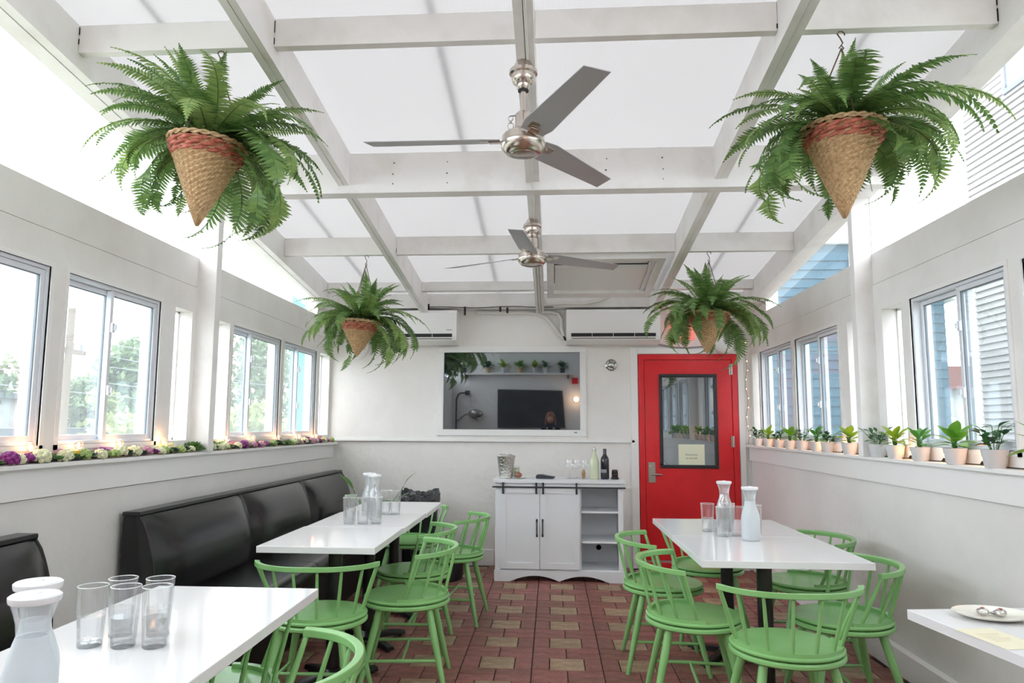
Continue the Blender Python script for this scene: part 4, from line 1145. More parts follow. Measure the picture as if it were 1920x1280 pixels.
# ------------------------------------------------------------------ white sideboard
CY = 6.477
sb_ = empty('sideboard', (0.064, CY, 0), label='white sideboard with sliding barn doors, open shelves and scalloped base', cat='cabinet')
ox = 0.064
def sbx(x0, x1, y0, y1, z0, z1, nm, mt=M_cab, par=None, bev=0.003):
    return MB().box(x0 - ox, x1 - ox, y0, y1, z0, z1).build(nm, mt, par or sb_, bevel=bev)
x0, x1 = -0.500, 0.628
D = 0.42
sbx(x0 - 0.02, x1 + 0.02, -0.02, D, 0.848, 0.878, 'top')
sbx(x0, x0 + 0.045, 0.0, 0.03, 0.09, 0.85, 'stile'); sbx(x1 - 0.045, x1, 0.0, 0.03, 0.09, 0.85, 'stile')
sbx(x0, x0 + 0.02, 0.03, D, 0.03, 0.848, 'side_panel'); sbx(x1 - 0.02, x1, 0.03, D, 0.03, 0.848, 'side_panel')
sbx(x0 + 0.02, x1 - 0.02, D - 0.01, D, 0.09, 0.848, 'back_panel')
sbx(x0 + 0.045, x1 - 0.045, 0.0, 0.02, 0.815, 0.848, 'top_rail')
sbx(0.246, 0.262, 0.03, D - 0.01, 0.09, 0.815, 'divider')
sbx(x0 + 0.02, x1 - 0.02, 0.01, D - 0.01, 0.085, 0.103, 'bottom_panel')
for z in (0.330, 0.590): sbx(0.262, x1 - 0.02, 0.012, D - 0.01, z, z + 0.018, 'shelf')
# scalloped base
b = MB(); top = 0.095
N = 60
poly_t = []; xs = [x0 - 0.006 + (x1 - x0 + 0.012) * i / N for i in range(N + 1)]
def cut(x):
    u = (x - (x0 + 0.145)) / ((x1 - 0.145) - (x0 + 0.145))
    if u <= 0 or u >= 1: return 0.0
    lobe = math.sin(PI * (2 * u if u < 0.5 else 2 * (1 - u)))
    w = 0.052 * max(0, lobe) ** 0.75
    if 0.5 - 0.25 < u < 0.75: pass
    return max(w, 0.006)
vs = []; fs = []
for x in xs:
    z = cut(x)
    vs += [(x - ox, -0.012, z), (x - ox, -0.012, top), (x - ox, 0.012, top), (x - ox, 0.012, z)]
for i in range(N):
    for k in range(4): fs.append((i * 4 + k, (i + 1) * 4 + k, (i + 1) * 4 + (k + 1) % 4, i * 4 + (k + 1) % 4))
fs += [(0, 1, 2, 3), (N * 4 + 3, N * 4 + 2, N * 4 + 1, N * 4)]
b.add(vs, fs); b.build('scalloped_base', M_cab, sb_)
MB().lathe([(0.001, 0), (0.024, 0)], n=20, capb=True).build('cable_hole', mat('hole_brown', srgb(130, 96, 74), 0.8), sb_, loc=(0.436 - ox, D - 0.0105, 0.235)).rotation_euler = (R(90), 0, 0)
o = MB().lathe([(0.001, 0), (0.024, 0.0)], n=20).build('top_notch', M_trim, sb_, loc=(0.436 - ox, D - 0.0105, 0.805)); o.rotation_euler = (R(90), 0, 0)
for (a, b_, hx) in ((-0.457, -0.107, -0.130), (-0.103, 0.247, -0.080)):
    d = empty('door', ((a + b_) / 2 - ox, 0, 0), parent=sb_)
    bpy.data.objects.remove(d)
    c = (a + b_) / 2
    z0, z1 = 0.108, 0.812
    m = MB(); r_ = 0.052
    m.box(a - ox, a + r_ - ox, -0.012, 0.008, z0, z1); m.box(b_ - r_ - ox, b_ - ox, -0.012, 0.008, z0, z1)
    m.box(a + r_ - ox, b_ - r_ - ox, -0.012, 0.008, z0, z0 + r_); m.box(a + r_ - ox, b_ - r_ - ox, -0.012, 0.008, z1 - r_, z1)
    # beadboard panel
    nb = 6; w = (b_ - a - 2 * r_) / nb
    for i in range(nb): m.box(a + r_ + i * w - ox + 0.0008, a + r_ + (i + 1) * w - ox - 0.0008, -0.003, 0.004, z0 + r_, z1 - r_)
    m.box(a + r_ - ox, b_ - r_ - ox, -0.0032, 0.0, z0 + r_, z1 - r_)
    dd = m.build('door', M_cab, sb_)
    m = MB(); m.tube([(hx - ox, -0.012, 0.395), (hx - ox, -0.032, 0.40), (hx - ox, -0.034, 0.46), (hx - ox, -0.032, 0.52), (hx - ox, -0.012, 0.525)], 0.0055, 8)
    m.box(hx - ox - 0.008, hx - ox + 0.008, -0.016, -0.012, 0.383, 0.407); m.box(hx - ox - 0.008, hx - ox + 0.008, -0.016, -0.012, 0.513, 0.537)
    m.build('handle', M_iron, dd)
    for xx in (a + 0.028, b_ - 0.028):
        m = MB(); m.box(xx - ox - 0.008, xx - ox + 0.008, -0.03, -0.012, 0.755, 0.855); m.build('hanger', M_iron, dd, bevel=0.001)
m = MB(); m.box(x0 - 0.025 - ox, x1 + 0.02 - ox, -0.026, -0.018, 0.808, 0.821); m.build('barn_rail', M_iron, sb_)
m = MB()
for xx in (-0.475, -0.105, 0.262, 0.60): m.cyl((xx - ox, -0.02, 0.8145), (xx - ox, 0.0, 0.8145), 0.006, n=8)
m.build('rail_bolt', M_iron, sb_)

# things on the sideboard
TZ = 0.878
Y2 = CY + 0.16
bk = empty('ice_bucket', (-0.415, Y2, TZ), label='hammered steel ice bucket on the left end of the white sideboard', cat='bucket')
m = MB(); m.lathe([(0.001, 0), (0.055, 0), (0.060, 0.004), (0.083, 0.19), (0.088, 0.20), (0.087, 0.204), (0.082, 0.20), (0.079, 0.19), (0.056, 0.01), (0.001, 0.01)], n=36); m.build('bucket', M_bucket, bk, smooth=True)
for k in range(7):
    a = k * 0.9; m = MB(); m.ell((0.05 * math.cos(a), 0.05 * math.sin(a), 0.196 + 0.008 * (k % 2)), 0.022, 0.02, 0.018, 6, 4); m.build('ice_cube', M_drink, bk)
j = empty('lime_jar', (-0.325, Y2 + 0.05, TZ), label='small jar of pale lime slices just right of the ice bucket', cat='jar')
m = MB(); m.lathe([(0.001, 0), (0.028, 0), (0.03, 0.004), (0.03, 0.10), (0.027, 0.105)], n=20); m.build('glass_jar', M_clearcar, j, smooth=True)
m = MB()
for k in range(4): m.ell((0.004 * (k % 2), 0, 0.018 + k * 0.022), 0.024, 0.024, 0.011, 12, 6)
m.build('lime_slices', mat('lime_flesh', srgb(190, 196, 110), 0.5), j, smooth=True)
o = empty('onion', (-0.298, Y2 - 0.02, TZ + 0.006), label='small reddish brown onion on the white saucer by the ice bucket', cat='onion')
m = MB(); m.lathe([(0.004, 0.0), (0.022, 0.006), (0.032, 0.022), (0.028, 0.038), (0.012, 0.047), (0.003, 0.055)], n=20); m.build('bulb', mat('onion_skin', srgb(160, 104, 88), 0.35), o, smooth=True)
m = MB(); m.cyl((0, 0, 0.052), (0.004, 0, 0.066), 0.003, 0.001, 6); m.build('stalk', M_polew, o)
m = MB(); m.lathe([(0.001, 0), (0.04, 0), (0.062, 0.006), (0.063, 0.008), (0.04, 0.0055), (0.001, 0.0055)], n=32)
sc_ = m.build('saucer', M_plate, smooth=True, loc=(-0.285, Y2 - 0.02, TZ)); tag(sc_, 'small white saucer under the onion beside the ice bucket', 'saucer')
cr = empty('card_reader', (-0.055, Y2, TZ), rz=R(-8), label='flat dark handheld card reader lying in the middle of the white sideboard', cat='card reader')
m = MB(); m.prism([(-0.08, 0.0), (0.07, 0.0), (0.085, 0.012), (0.08, 0.022), (-0.03, 0.038), (-0.075, 0.036), (-0.085, 0.02)], -0.04, 0.04, 'y'); m.build('body', mat('dark_grey_plastic', srgb(52, 54, 60), 0.35), cr, bevel=0.004)
m = MB(); m.add([(-0.025, -0.032, 0.0385), (0.06, -0.032, 0.0262), (0.06, 0.032, 0.0262), (-0.025, 0.032, 0.0385)], [(0, 1, 2, 3)]); m.build('screen', mat('pale_screen', srgb(190, 196, 205), 0.2), cr)
def wine_glass(x, y, label):
    t = empty('wine_glass', (x, y, TZ), label=label, cat='wine glass', group='wine glasses on the sideboard')
    m = MB(); m.lathe([(0.001, 0.0), (0.033, 0.0), (0.034, 0.002), (0.012, 0.006), (0.0035, 0.014), (0.003, 0.075), (0.006, 0.083), (0.022, 0.096), (0.033, 0.115), (0.036, 0.135), (0.033, 0.16), (0.029, 0.172)], n=28, capt=False)
    m.build('bowl_and_stem', glassmat('wine_glass_clear', (0.97, 0.98, 0.99, 1), 0.14), t, smooth=True)
    return t
wine_glass(0.165, Y2 + 0.05, 'stemmed wine glass on the sideboard, leftmost of the three')
wine_glass(0.232, Y2 + 0.07, 'stemmed wine glass on the sideboard, middle of the three')
w3 = wine_glass(0.305, Y2 + 0.05, 'stemmed wine glass on the sideboard, right one beside the pale bottle')
ds = empty('shell_ornament', (0.288, Y2 - 0.03, TZ), label='small tan wooden ornament standing before the wine glasses', cat='ornament')
m = MB(); m.ell((0, 0, 0.045), 0.018, 0.014, 0.042, 14, 8); m.build('body', mat('tan_wood', srgb(190, 150, 112), 0.5, noise=(30, srgb(160, 118, 82), .35, .6)), ds, smooth=True)
bt = empty('lemonade_bottle', (0.388, Y2, TZ), label='tall pale green swing top bottle on the sideboard', cat='bottle')
m = MB(); m.lathe([(0.001, 0), (0.036, 0), (0.041, 0.005), (0.042, 0.14), (0.036, 0.175), (0.020, 0.215), (0.013, 0.235), (0.0125, 0.258), (0.015, 0.262), (0.001, 0.264)], n=28)
m.build('bottle', mat('cloudy_pale_green', srgb(214, 222, 190), 0.15, spec=0.6), bt, smooth=True)
m = MB(); m.lathe([(0.012, 0.264), (0.013, 0.268), (0.011, 0.282), (0.001, 0.286)], n=16); m.build('stopper', M_lid, bt, smooth=True)
m = MB(); m.tube([(-0.014, 0, 0.245), (-0.018, 0, 0.27), (-0.006, 0, 0.287), (0.006, 0, 0.287), (0.018, 0, 0.27), (0.014, 0, 0.245)], 0.0018, 6); m.build('wire_bail', M_steel, bt)
bt = empty('wine_bottle', (0.482, Y2, TZ), label='dark glass wine bottle on the sideboard near the red door', cat='bottle')
m = MB(); m.lathe([(0.001, 0), (0.034, 0), (0.038, 0.005), (0.038, 0.165), (0.034, 0.19), (0.018, 0.215), (0.0145, 0.23), (0.0145, 0.268), (0.001, 0.27)], n=28)
m.build('bottle', mat('black_bottle_glass', srgb(26, 30, 40), 0.08, spec=0.8), bt, smooth=True)
m = MB(); m.lathe([(0.0153, 0.222), (0.0155, 0.272), (0.001, 0.2725)], n=20); m.build('foil_capsule', mat('grey_foil', srgb(92, 92, 98), 0.4, .4), bt, smooth=True)
m = MB()
for i in range(10):
    a0 = R(-160 + 9 * i); a1 = R(-160 + 9 * (i + 1)); q = 0.0384
    m.add([(q * math.cos(a0), q * math.sin(a0), 0.06), (q * math.cos(a1), q * math.sin(a1), 0.06), (q * math.cos(a1), q * math.sin(a1), 0.09), (q * math.cos(a0), q * math.sin(a0), 0.09)], [(0, 1, 2, 3)])
m.build('label_strip', mat('grey_label', srgb(150, 152, 162), 0.6), bt, smooth=True)
jr = empty('dark_jar', (0.572, Y2 + 0.01, TZ), label='small dark ribbed jar at the right end of the sideboard', cat='jar')
m = MB(); m.lathe([(0.001, 0), (0.034, 0), (0.036, 0.008), (0.034, 0.014), (0.027, 0.018)], n=20); m.build('base', M_blackiron, jr, smooth=True)
m = MB(); m.lathe([(0.026, 0.018), (0.032, 0.030), (0.026, 0.037), (0.032, 0.047), (0.026, 0.055), (0.031, 0.064), (0.025, 0.073), (0.027, 0.082), (0.02, 0.086), (0.001, 0.087)], n=20); m.build('ribbed_body', mat('dark_smoked_glass', srgb(54, 46, 46), 0.15, spec=.8), jr, smooth=True)

# ------------------------------------------------------------------ bin, tub, floor plant
bn = empty('waste_bin', (-1.235, 6.78, 0), label='tall bin lined with a crumpled black bag behind the long table row', cat='bin')
m = MB(); m.lathe([(0.001, 0), (0.145, 0), (0.15, 0.01), (0.172, 0.66), (0.176, 0.665), (0.168, 0.66), (0.145, 0.02), (0.001, 0.02)], n=28); m.build('body', M_blackpanel, bn, smooth=True)
vs = []; fs = []; rn = random.Random(5); nu = 40
for j, (r_, z) in enumerate(((0.15, 0.62), (0.168, 0.672), (0.182, 0.735), (0.188, 0.71), (0.192, 0.66), (0.186, 0.62), (0.180, 0.58))):
    for i in range(nu):
        a = 2 * PI * i / nu
        k = 1 + rn.uniform(-0.05, 0.05) * (1 if j else .3)
        vs.append((r_ * k * math.cos(a), r_ * k * math.sin(a), z + rn.uniform(-.014, .014) + (0.02 * math.sin(3 * a) if j in (2, 3) else 0)))
for j in range(6):
    for i in range(nu): fs.append((j * nu + i, j * nu + (i + 1) % nu, (j + 1) * nu + (i + 1) % nu, (j + 1) * nu + i))
m = MB(); m.add(vs, fs); m.build('bag', M_bag, bn)
tb = empty('round_tub', (-1.02, 6.55, 0), label='low round black tub on the floor behind the far green chairs', cat='tub')
m = MB(); m.lathe([(0.001, 0), (0.215, 0), (0.225, 0.01), (0.245, 0.25), (0.25, 0.262), (0.24, 0.265)], n=32); m.build('tub', M_blackpanel, tb, smooth=True)
m = MB(); m.lathe([(0.238, 0.262), (0.12, 0.272), (0.001, 0.274)], n=32, capb=False); m.build('lid', mat('grey_green_lid', srgb(120, 136, 128), 0.3), tb, smooth=True)

def leaf_mesh(name, L, W, mt, cup=0.15, droop=0.3, tipw=0.5):
    """leaf along +x from the origin; widest at tipw"""
    n = 6; vs = []; fs = []
    for i in range(n + 1):
        u = i / n
        w = W / 2 * (math.sin(PI * u ** (0.72 / max(tipw, 0.2) * 0.5 + 0.28)) ** 0.8 if 0 < u < 1 else (0.04 if u == 0 else 0.0))
        z = -droop * L * u * u
        x = L * u * (1 - 0.12 * droop * u)
        vs += [(x, -w, z + cup * w), (x, 0, z), (x, w, z + cup * w)]
    for i in range(n):
        for k in (0, 1): fs.append((i * 3 + k, i * 3 + k + 1, (i + 1) * 3 + k + 1, (i + 1) * 3 + k))
    m = MB(); m.add(vs, fs)
    o = m.build(name, mt); me = o.data
    for p in me.polygons: p.use_smooth = True
    bpy.data.objects.remove(o)
    return me
LEAF = {'D': leaf_mesh('leaf', 0.044, 0.030, M_leafD), 'M': leaf_mesh('leaf', 0.082, 0.038, M_leafM), 'L': leaf_mesh('leaf', 0.082, 0.042, M_leafL, tipw=.6), 'G': leaf_mesh('leaf', 0.040, 0.022, M_leafG), 'B': leaf_mesh('leaf', 0.105, 0.050, M_leafB, tipw=.6),
        'P': leaf_mesh('leaf', 0.20, 0.075, M_leafM, droop=0.35)}
def add_leaf(t, kind, loc, az, el, s=1.0, roll=0.0):
    o = bpy.data.objects.new('leaf', LEAF[kind]); COL.objects.link(o); o.parent = t
    o.location = loc
    o.rotation_euler = (Matrix.Rotation(az, 3, 'Z') @ Matrix.Rotation(-el, 3, 'Y') @ Matrix.Rotation(roll, 3, 'X')).to_euler()
    o.scale = (s, s, s)
def sill_plant(x, y, kind, label, s=1.0, seed=0):
    t = empty('potted_plant', (x, y, SZ), rz=0, label=label, cat='plant', group='small potted plants along the right window sill')
    m = MB(); m.lathe([(0.001, 0), (0.036 * s, 0), (0.038 * s, 0.003), (0.050 * s, 0.072 * s), (0.051 * s, 0.074 * s), (0.047 * s, 0.074 * s), (0.044 * s, 0.062 * s)], n=24, capt=False)
    m.build('pot', M_pot, t, smooth=True)
    m = MB(); m.lathe([(0.0445 * s, 0.062 * s), (0.001, 0.066 * s)], n=16, capb=False); m.build('soil', M_soil, t)
    rn = random.Random(seed)
    z0 = 0.064 * s
    st = MB()
    if kind in 'DG':
        ns = 8 if kind == 'D' else 9
        for k in range(ns):
            a = 2 * PI * k / ns + rn.uniform(-.4, .4)
            lean = rn.uniform(0.02, 0.075) * s; H = rn.uniform(0.05, 0.105) * s
            p0 = Vector((0.01 * math.cos(a), 0.01 * math.sin(a), z0)); p1 = Vector((lean * math.cos(a), lean * math.sin(a), z0 + H))
            st.tube([p0, p0.lerp(p1, .5) + Vector((0, 0, .006)), p1], 0.0016, 5)
            for q in range(4):
                u = 0.35 + 0.2 * q
                add_leaf(t, kind, p0.lerp(p1, u), a + q * 2.3 + rn.uniform(-.4, .4), R(rn.uniform(5, 55)), s * rn.uniform(.8, 1.15), rn.uniform(-.4, .4))
            add_leaf(t, kind, p1, a + rn.uniform(-1, 1), R(rn.uniform(20, 70)), s)
    else:
        nl = 17
        for k in range(nl):
            a = k * 2.4 + rn.uniform(-.3, .3)
            el = R(2 + 66 * (k / nl)) + rn.uniform(-.15, .15)
            h = 0.006 + 0.050 * k / nl
            p0 = Vector((0, 0, z0)); p1 = Vector((0.014 * math.cos(a), 0.014 * math.sin(a), z0 + h + .012))
            st.tube([p0, p1], 0.0018, 5)
            add_leaf(t, kind, p1, a, el, s * rn.uniform(.8, 1.12), rn.uniform(-.3, .3))
    st.build('stem', M_leafM, t)
    return t
PX = [(3.250, 'D', 'bushy dark green plant in white pot, first whole one from the right', 1.06), (3.556, 'B', 'bright green broad leaved plant in white pot, second whole one from the right', 1.02), (3.880, 'M', 'dark stemmed green plant in white pot, third whole one from the right', 0.96), (4.150, 'L', 'yellow green plant in white pot just right of the window post', 1.0),
      (4.365, 'G', 'grey green fine leaved plant in white pot in front of the window post', 1.0), (4.766, 'L', 'yellow green sprawling plant in white pot just left of the window post', 0.98), (5.131, 'D', 'dark round leaved plant in white pot below the middle right window', 0.92), (5.341, 'M', 'mid green plant in white pot, seventh from the red door', 0.92),
      (5.638, 'G', 'small grey green plant in white pot, fifth from the red door', 0.95), (5.92, 'B', 'leafy bright green plant in white pot, fourth from the red door', 0.88), (6.20, 'D', 'small dark plant in white pot, third from the red door', 0.85), (6.50, 'L', 'yellow green plant in white pot, second from the red door', 0.92), (6.82, 'D', 'sparse dark plant in white pot nearest the red door', 0.9), (2.935, 'B', 'green plant in white pot cut off by the right edge of the picture', 1.0)]
for k, (y, kd, lab, s) in enumerate(PX): sill_plant(1.908 - 0.01, y, kd, lab, s, 100 + k)
fp = empty('floor_plant', (-1.64, 6.62, 0), label='leafy plant in black pot between the bench and the bin', cat='plant')
m = MB(); m.lathe([(0.001, 0), (0.10, 0), (0.13, 0.25), (0.12, 0.25), (0.001, 0.23)], n=20); m.build('pot', M_blackpanel, fp, smooth=True)
m = MB(); rn = random.Random(4)
for k in range(9):
    a = k * 2.4; H = rn.uniform(0.58, 0.80); r_ = 0.08 + 0.10 * (k % 3)
    p1 = Vector((r_ * math.cos(a), r_ * math.sin(a), H))
    m.tube([(0, 0, 0.22), (p1.x * .4, p1.y * .4, H * .7), p1], 0.004, 5)
    add_leaf(fp, 'P', p1, a, R(rn.uniform(20, 75)), rn.uniform(.7, 1.0), rn.uniform(-.6, .6))
m.build('stem', M_leafM, fp)

# ------------------------------------------------------------------ garland on the left sill
COLS = {'cream': srgb(226, 228, 190), 'green': srgb(88, 128, 66), 'purple': srgb(140, 48, 128), 'pink': srgb(206, 150, 172), 'pale green': srgb(168, 192, 118), 'dark green': srgb(46, 82, 62), 'yellow': srgb(212, 180, 60)}
GM = {}
def pom_mesh(kind, c, seed):
    rn = random.Random(seed); m = MB()
    if kind == 'head':      # cauliflower-like flower head
        for k in range(22):
            z = 1 - 1.5 * k / 22; r_ = math.sqrt(max(0, 1 - z * z)); a = k * 2.4
            m.ell((0.020 * r_ * math.cos(a), 0.020 * r_ * math.sin(a), 0.018 + 0.016 * z), 0.0095, 0.0095, 0.009, 7, 4)
    else:                   # succulent rosette
        for k in range(20):
            a = k * 2.4; el = R(12 + 66 * k / 20); L = 0.034 * (1 - 0.5 * k / 20)
            d = Vector((math.cos(a) * math.cos(el), math.sin(a) * math.cos(el), math.sin(el)))
            sd = Vector((-math.sin(a), math.cos(a), 0)); b0 = Vector((0, 0, 0.010))
            n_ = len(m.v)
            u_ = d.cross(sd) * 0.004
            m.add([b0 - sd * 0.004, b0 + sd * 0.004, b0 + d * L * .6 + sd * 0.009, b0 + d * L, b0 + d * L * .6 - sd * 0.009, b0 + d * L * .55 + u_, b0 + d * L * .55 - u_],
                  [(0, 1, 2, 5), (0, 5, 4), (5, 2, 3), (5, 3, 4), (1, 0, 6), (1, 6, 2), (0, 4, 6), (6, 3, 2), (6, 4, 3)])
    mt = mat(c.replace(' ', '_') + '_petal', COLS[c], 0.55, vary=0.15, trans=0.15)
    o = m.build('succulent' if kind != 'head' else 'flower_head', mt, smooth=(kind == 'head')); me = o.data; bpy.data.objects.remove(o); return me
for kd, c in (('head', 'cream'), ('head', 'pink'), ('head', 'purple'), ('head', 'pale green'), ('ros', 'green'), ('ros', 'dark green'), ('ros', 'pale green'), ('ros', 'purple')):
    GM[kd, c] = pom_mesh(kd, c, len(GM))
seq = [('ros', 'green'), ('head', 'cream'), ('head', 'purple'), ('ros', 'dark green'), ('ros', 'green'), ('head', 'pale green'), ('ros', 'dark green'), ('head', 'pink'), ('head', 'cream'), ('ros', 'pale green'), ('ros', 'dark green'), ('head', 'pink'), ('ros', 'green'), ('ros', 'purple')]
rn = random.Random(11)
y = 2.30; k = 0; ORD = {}
nth = lambda n: ('%d%s' % (n, {1: 'st', 2: 'nd', 3: 'rd'}.get(n % 10 if n % 100 not in (11, 12, 13) else 0, 'th')))
while y < 7.05:
    kd, c = seq[rn.randrange(len(seq))]
    o = bpy.data.objects.new('flower_head' if kd == 'head' else 'succulent', GM[kd, c]); COL.objects.link(o)
    row = k % 2
    o.location = (-2.166 - 0.042 * row + rn.uniform(-.006, .006), y, SZ + 0.001 + (0.004 if row else 0))
    o.rotation_euler = (rn.uniform(-.25, .25), rn.uniform(0.0, .35), rn.uniform(0, 6))
    s = rn.uniform(0.95, 1.45); o.scale = (s, s, s)
    ORD[kd, c] = ORD.get((kd, c), 0) + 1
    if kd == 'head': tag(o, 'round %s flower head on left sill, %s %s one from near end' % (c, nth(ORD[kd, c]), c), 'flower', 'flower heads and succulents on the left sill')
    else: tag(o, 'spiky %s succulent on left sill, %s %s one from near end' % (c, nth(ORD[kd, c]), c), 'succulent', 'flower heads and succulents on the left sill')
    y += rn.uniform(0.028, 0.042) if row else rn.uniform(0.018, 0.028); k += 1
# two taller mounds near the post
for (yy, c, s, z) in ((4.30, 'green', 2.0, 0.02), (4.50, 'dark green', 1.7, 0.04), (4.53, 'pale green', 1.6, 0.05)):
    o = bpy.data.objects.new('succulent', GM['ros', c]); COL.objects.link(o); o.location = (-2.19, yy, SZ + z * .4); o.scale = (s, s, s)
    tag(o, 'large %s artificial succulent standing above the row beside the left post' % c, 'succulent')
yj = empty('yellow_dish', (-2.185, 3.18, SZ), label='small yellow topped dark dish among the flowers on the left sill', cat='dish')
m = MB(); m.lathe([(0.001, 0), (0.03, 0), (0.036, 0.02), (0.034, 0.022)], n=20); m.build('dish', M_blackframe, yj, smooth=True)
m = MB(); m.lathe([(0.033, 0.021), (0.024, 0.045), (0.001, 0.052)], n=20); m.build('yellow_fill', mat('yellow_wax', COLS['yellow'], 0.5), yj, smooth=True)

# ------------------------------------------------------------------ string lights
def string_lights(x, ys, label, cable_off, up=0.045, rad=0.019, power=0.35):
    t = empty('string_lights', (x, ys[0], SZ), label=label, cat='lights')
    pts = []
    for i, yy in enumerate(ys):
        pts.append((cable_off, yy - ys[0], 0.006))
        if i < len(ys) - 1: pts.append((cable_off + 0.006, (yy + ys[i + 1]) / 2 - ys[0], 0.004))
    m = MB(); m.tube(pts, 0.003, 6); m.build('cable', M_cable, t)
    for yy in ys:
        dy = yy - ys[0]
        m = MB(); m.tube([(cable_off, dy, 0.006), (0, dy, up - rad - 0.004)], [0.006, 0.0075], 8); so = m.build('socket', M_cable, t, smooth=True)
        m = MB(); m.ell((0, dy, up), rad, rad, rad * 1.08, 16, 10); m.build('globe', M_bulb, so, smooth=True)
        m = MB(); m.ell((0, dy, up), 0.0075, 0.0075, 0.010, 8, 6); m.build('filament', M_fil, so, smooth=True)
        l = bpy.data.lights.new('bulb_light', 'POINT'); l.energy = power; l.color = (1.0, 0.45, 0.20); l.shadow_soft_size = 0.008
        lo = bpy.data.objects.new('bulb_light', l); COL.objects.link(lo); lo.parent = so; lo.location = (0, dy, up + 0.013)
    return t
string_lights(-2.205, [2.58, 2.93, 3.24, 3.56, 3.98, 4.42, 4.78, 5.22, 5.72, 6.2, 6.65], 'string of warm clear globe bulbs among the flowers on the left sill', 0.0, 0.070, 0.020, 0.09)
string_lights(1.935, [2.98, 3.40, 3.72, 4.05, 4.36, 4.64, 4.95, 5.24, 5.49, 5.78, 6.06, 6.36, 6.66], 'string of warm clear bulbs on black cord behind the pots on the right sill', -0.012, 0.036, 0.012, 0.12)
fy = empty('fairy_lights', (1.885, 7.10, 1.18), label='thin wire of tiny warm fairy lights hanging beside the right edge of the red door', cat='lights')
pts = [(0.012 * math.sin(i * 1.7), 0, 0.09 * i) for i in range(12)]
m = MB(); m.tube(pts, 0.002, 5); m.build('wire', M_wire, fy)
for i in range(0, 12):
    m = MB(); m.ell((pts[i][0] + 0.006, -0.006, pts[i][2]), 0.005, 0.005, 0.006, 8, 5); m.build('bulb', M_fil2, fy, smooth=True)

# ------------------------------------------------------------------ behind the viewpoint, seen only as reflections
sh = empty('wall_shelf', (-0.74, YF, 2.52), label='long white shelf high on the wall behind the camera, reflected in the dark screen', cat='shelf')
MB().box(-1.24, 1.24, 0, 0.2, -0.02, 0.015).build('board', M_trim, sh, bevel=0.003)
for x in (-1.2, 1.1): MB().box(x, x + 0.03, 0.0, 0.16, -0.10, -0.02).build('bracket', M_blackframe, sh)
for k, (x, kd, pc) in enumerate(((-1.97, 'M', M_blackframe), (-1.43, 'D', M_wicker), (-1.07, 'L', M_pot), (-0.71, 'B', M_wicker), (-0.37, 'L', M_pot), (-0.13, 'G', M_pot), (0.25, 'D', M_blackframe))):
    t = empty('shelf_plant', (x, YF + 0.1, 2.535), label='potted plant on the high rear shelf, %s from its left end' % ('first', 'second', 'third', 'fourth', 'fifth', 'sixth', 'seventh')[k], cat='plant', group='potted plants on the rear shelf')
    m = MB(); m.lathe([(0.001, 0), (0.045, 0), (0.06, 0.12), (0.05, 0.115), (0.001, 0.11)], n=16); m.build('pot', pc, t, smooth=True)
    rn = random.Random(200 + k)
    for q in range(16): add_leaf(t, kd, (0.02 * math.cos(q), 0.02 * math.sin(q), 0.12 + 0.004 * q), q * 2.4, R(rn.uniform(5, 75)), (3.6 if kd in 'DG' else 2.0) * rn.uniform(.8, 1.2))
bb = empty('blackboard', (0.0, YF, 1.31), label='large plain blackboard leaning on the wall behind the camera', cat='blackboard')
o = MB().prism([(-1.21, 0.0), (0.31, 0.0), (0.25, 0.84), (-1.21, 0.87)], 0.03, 0.05, 'y').build('board', M_chalk, bb)
wl = empty('wall_lamp', (0.55, YF, 1.95), label='round brass wall lamp with a warm glowing globe behind the camera', cat='lamp')
o = MB().lathe([(0.06, 0), (0.07, 0.01), (0.02, 0.03)], n=24).build('backplate', M_nickel, wl, smooth=True); o.rotation_euler = (R(-90), 0, 0)
m = MB(); m.ell((0, 0.08, 0), 0.05, 0.05, 0.05, 16, 10); m.build('globe', mat('warm_globe', (1, .7, .45, 1), .4, emit=((1, .6, .3, 1), 5)), wl, smooth=True)
l = bpy.data.lights.new('lamp_light', 'POINT'); l.energy = 3; l.color = (1, .6, .35); l.shadow_soft_size = 0.05
lo = bpy.data.objects.new('lamp_light', l); COL.objects.link(lo); lo.parent = wl; lo.location = (0, 0.15, 0)
al = empty('swing_arm_pole', (-2.14, YF, 1.2), label='black bent pipe with a rounded grey shade on the rear wall', cat='lamp')
m = MB(); m.tube([(0, 0.1, 0), (0, 0.1, 0.75), (0.04, 0.1, 0.85), (0.10, 0.1, 0.89), (0.22, 0.1, 0.89)], 0.018, 8); m.build('pipe', M_blackiron, al, smooth=True)
MB().box(0.20, 0.30, 0.05, 0.15, 0.84, 0.94).build('junction_box', M_blackiron, al)
m = MB(); m.tube([(0, 0.1, 0.25), (0.20, 0.12, 0.40), (0.30, 0.12, 0.42)], 0.010, 8); m.build('arm', M_blackiron, al, smooth=True)
m = MB(); m.ell((0.44, 0.14, 0.42), 0.17, 0.10, 0.10, 20, 10); m.build('shade', M_steel, al, smooth=True)

rs = empty('red_alarm_box', (0.53, YF, 2.36), label='small dark red wall box beneath the end of the rear shelf, seen reflected', cat='alarm')
MB().box(-0.07, 0.07, 0, 0.05, -0.06, 0.08).build('housing', M_red, rs, bevel=0.004)
# ------------------------------------------------------------------ outside
tag(MB().box(-120, 120, -60, 200, -0.9, -0.7).build('ground', M_ground), kind='structure')
def clap_house(name, label, X, y0, y1, z1, pitch, mt):
    t = empty(name, (X, y1, -0.7), label=label, cat='building')
    return t
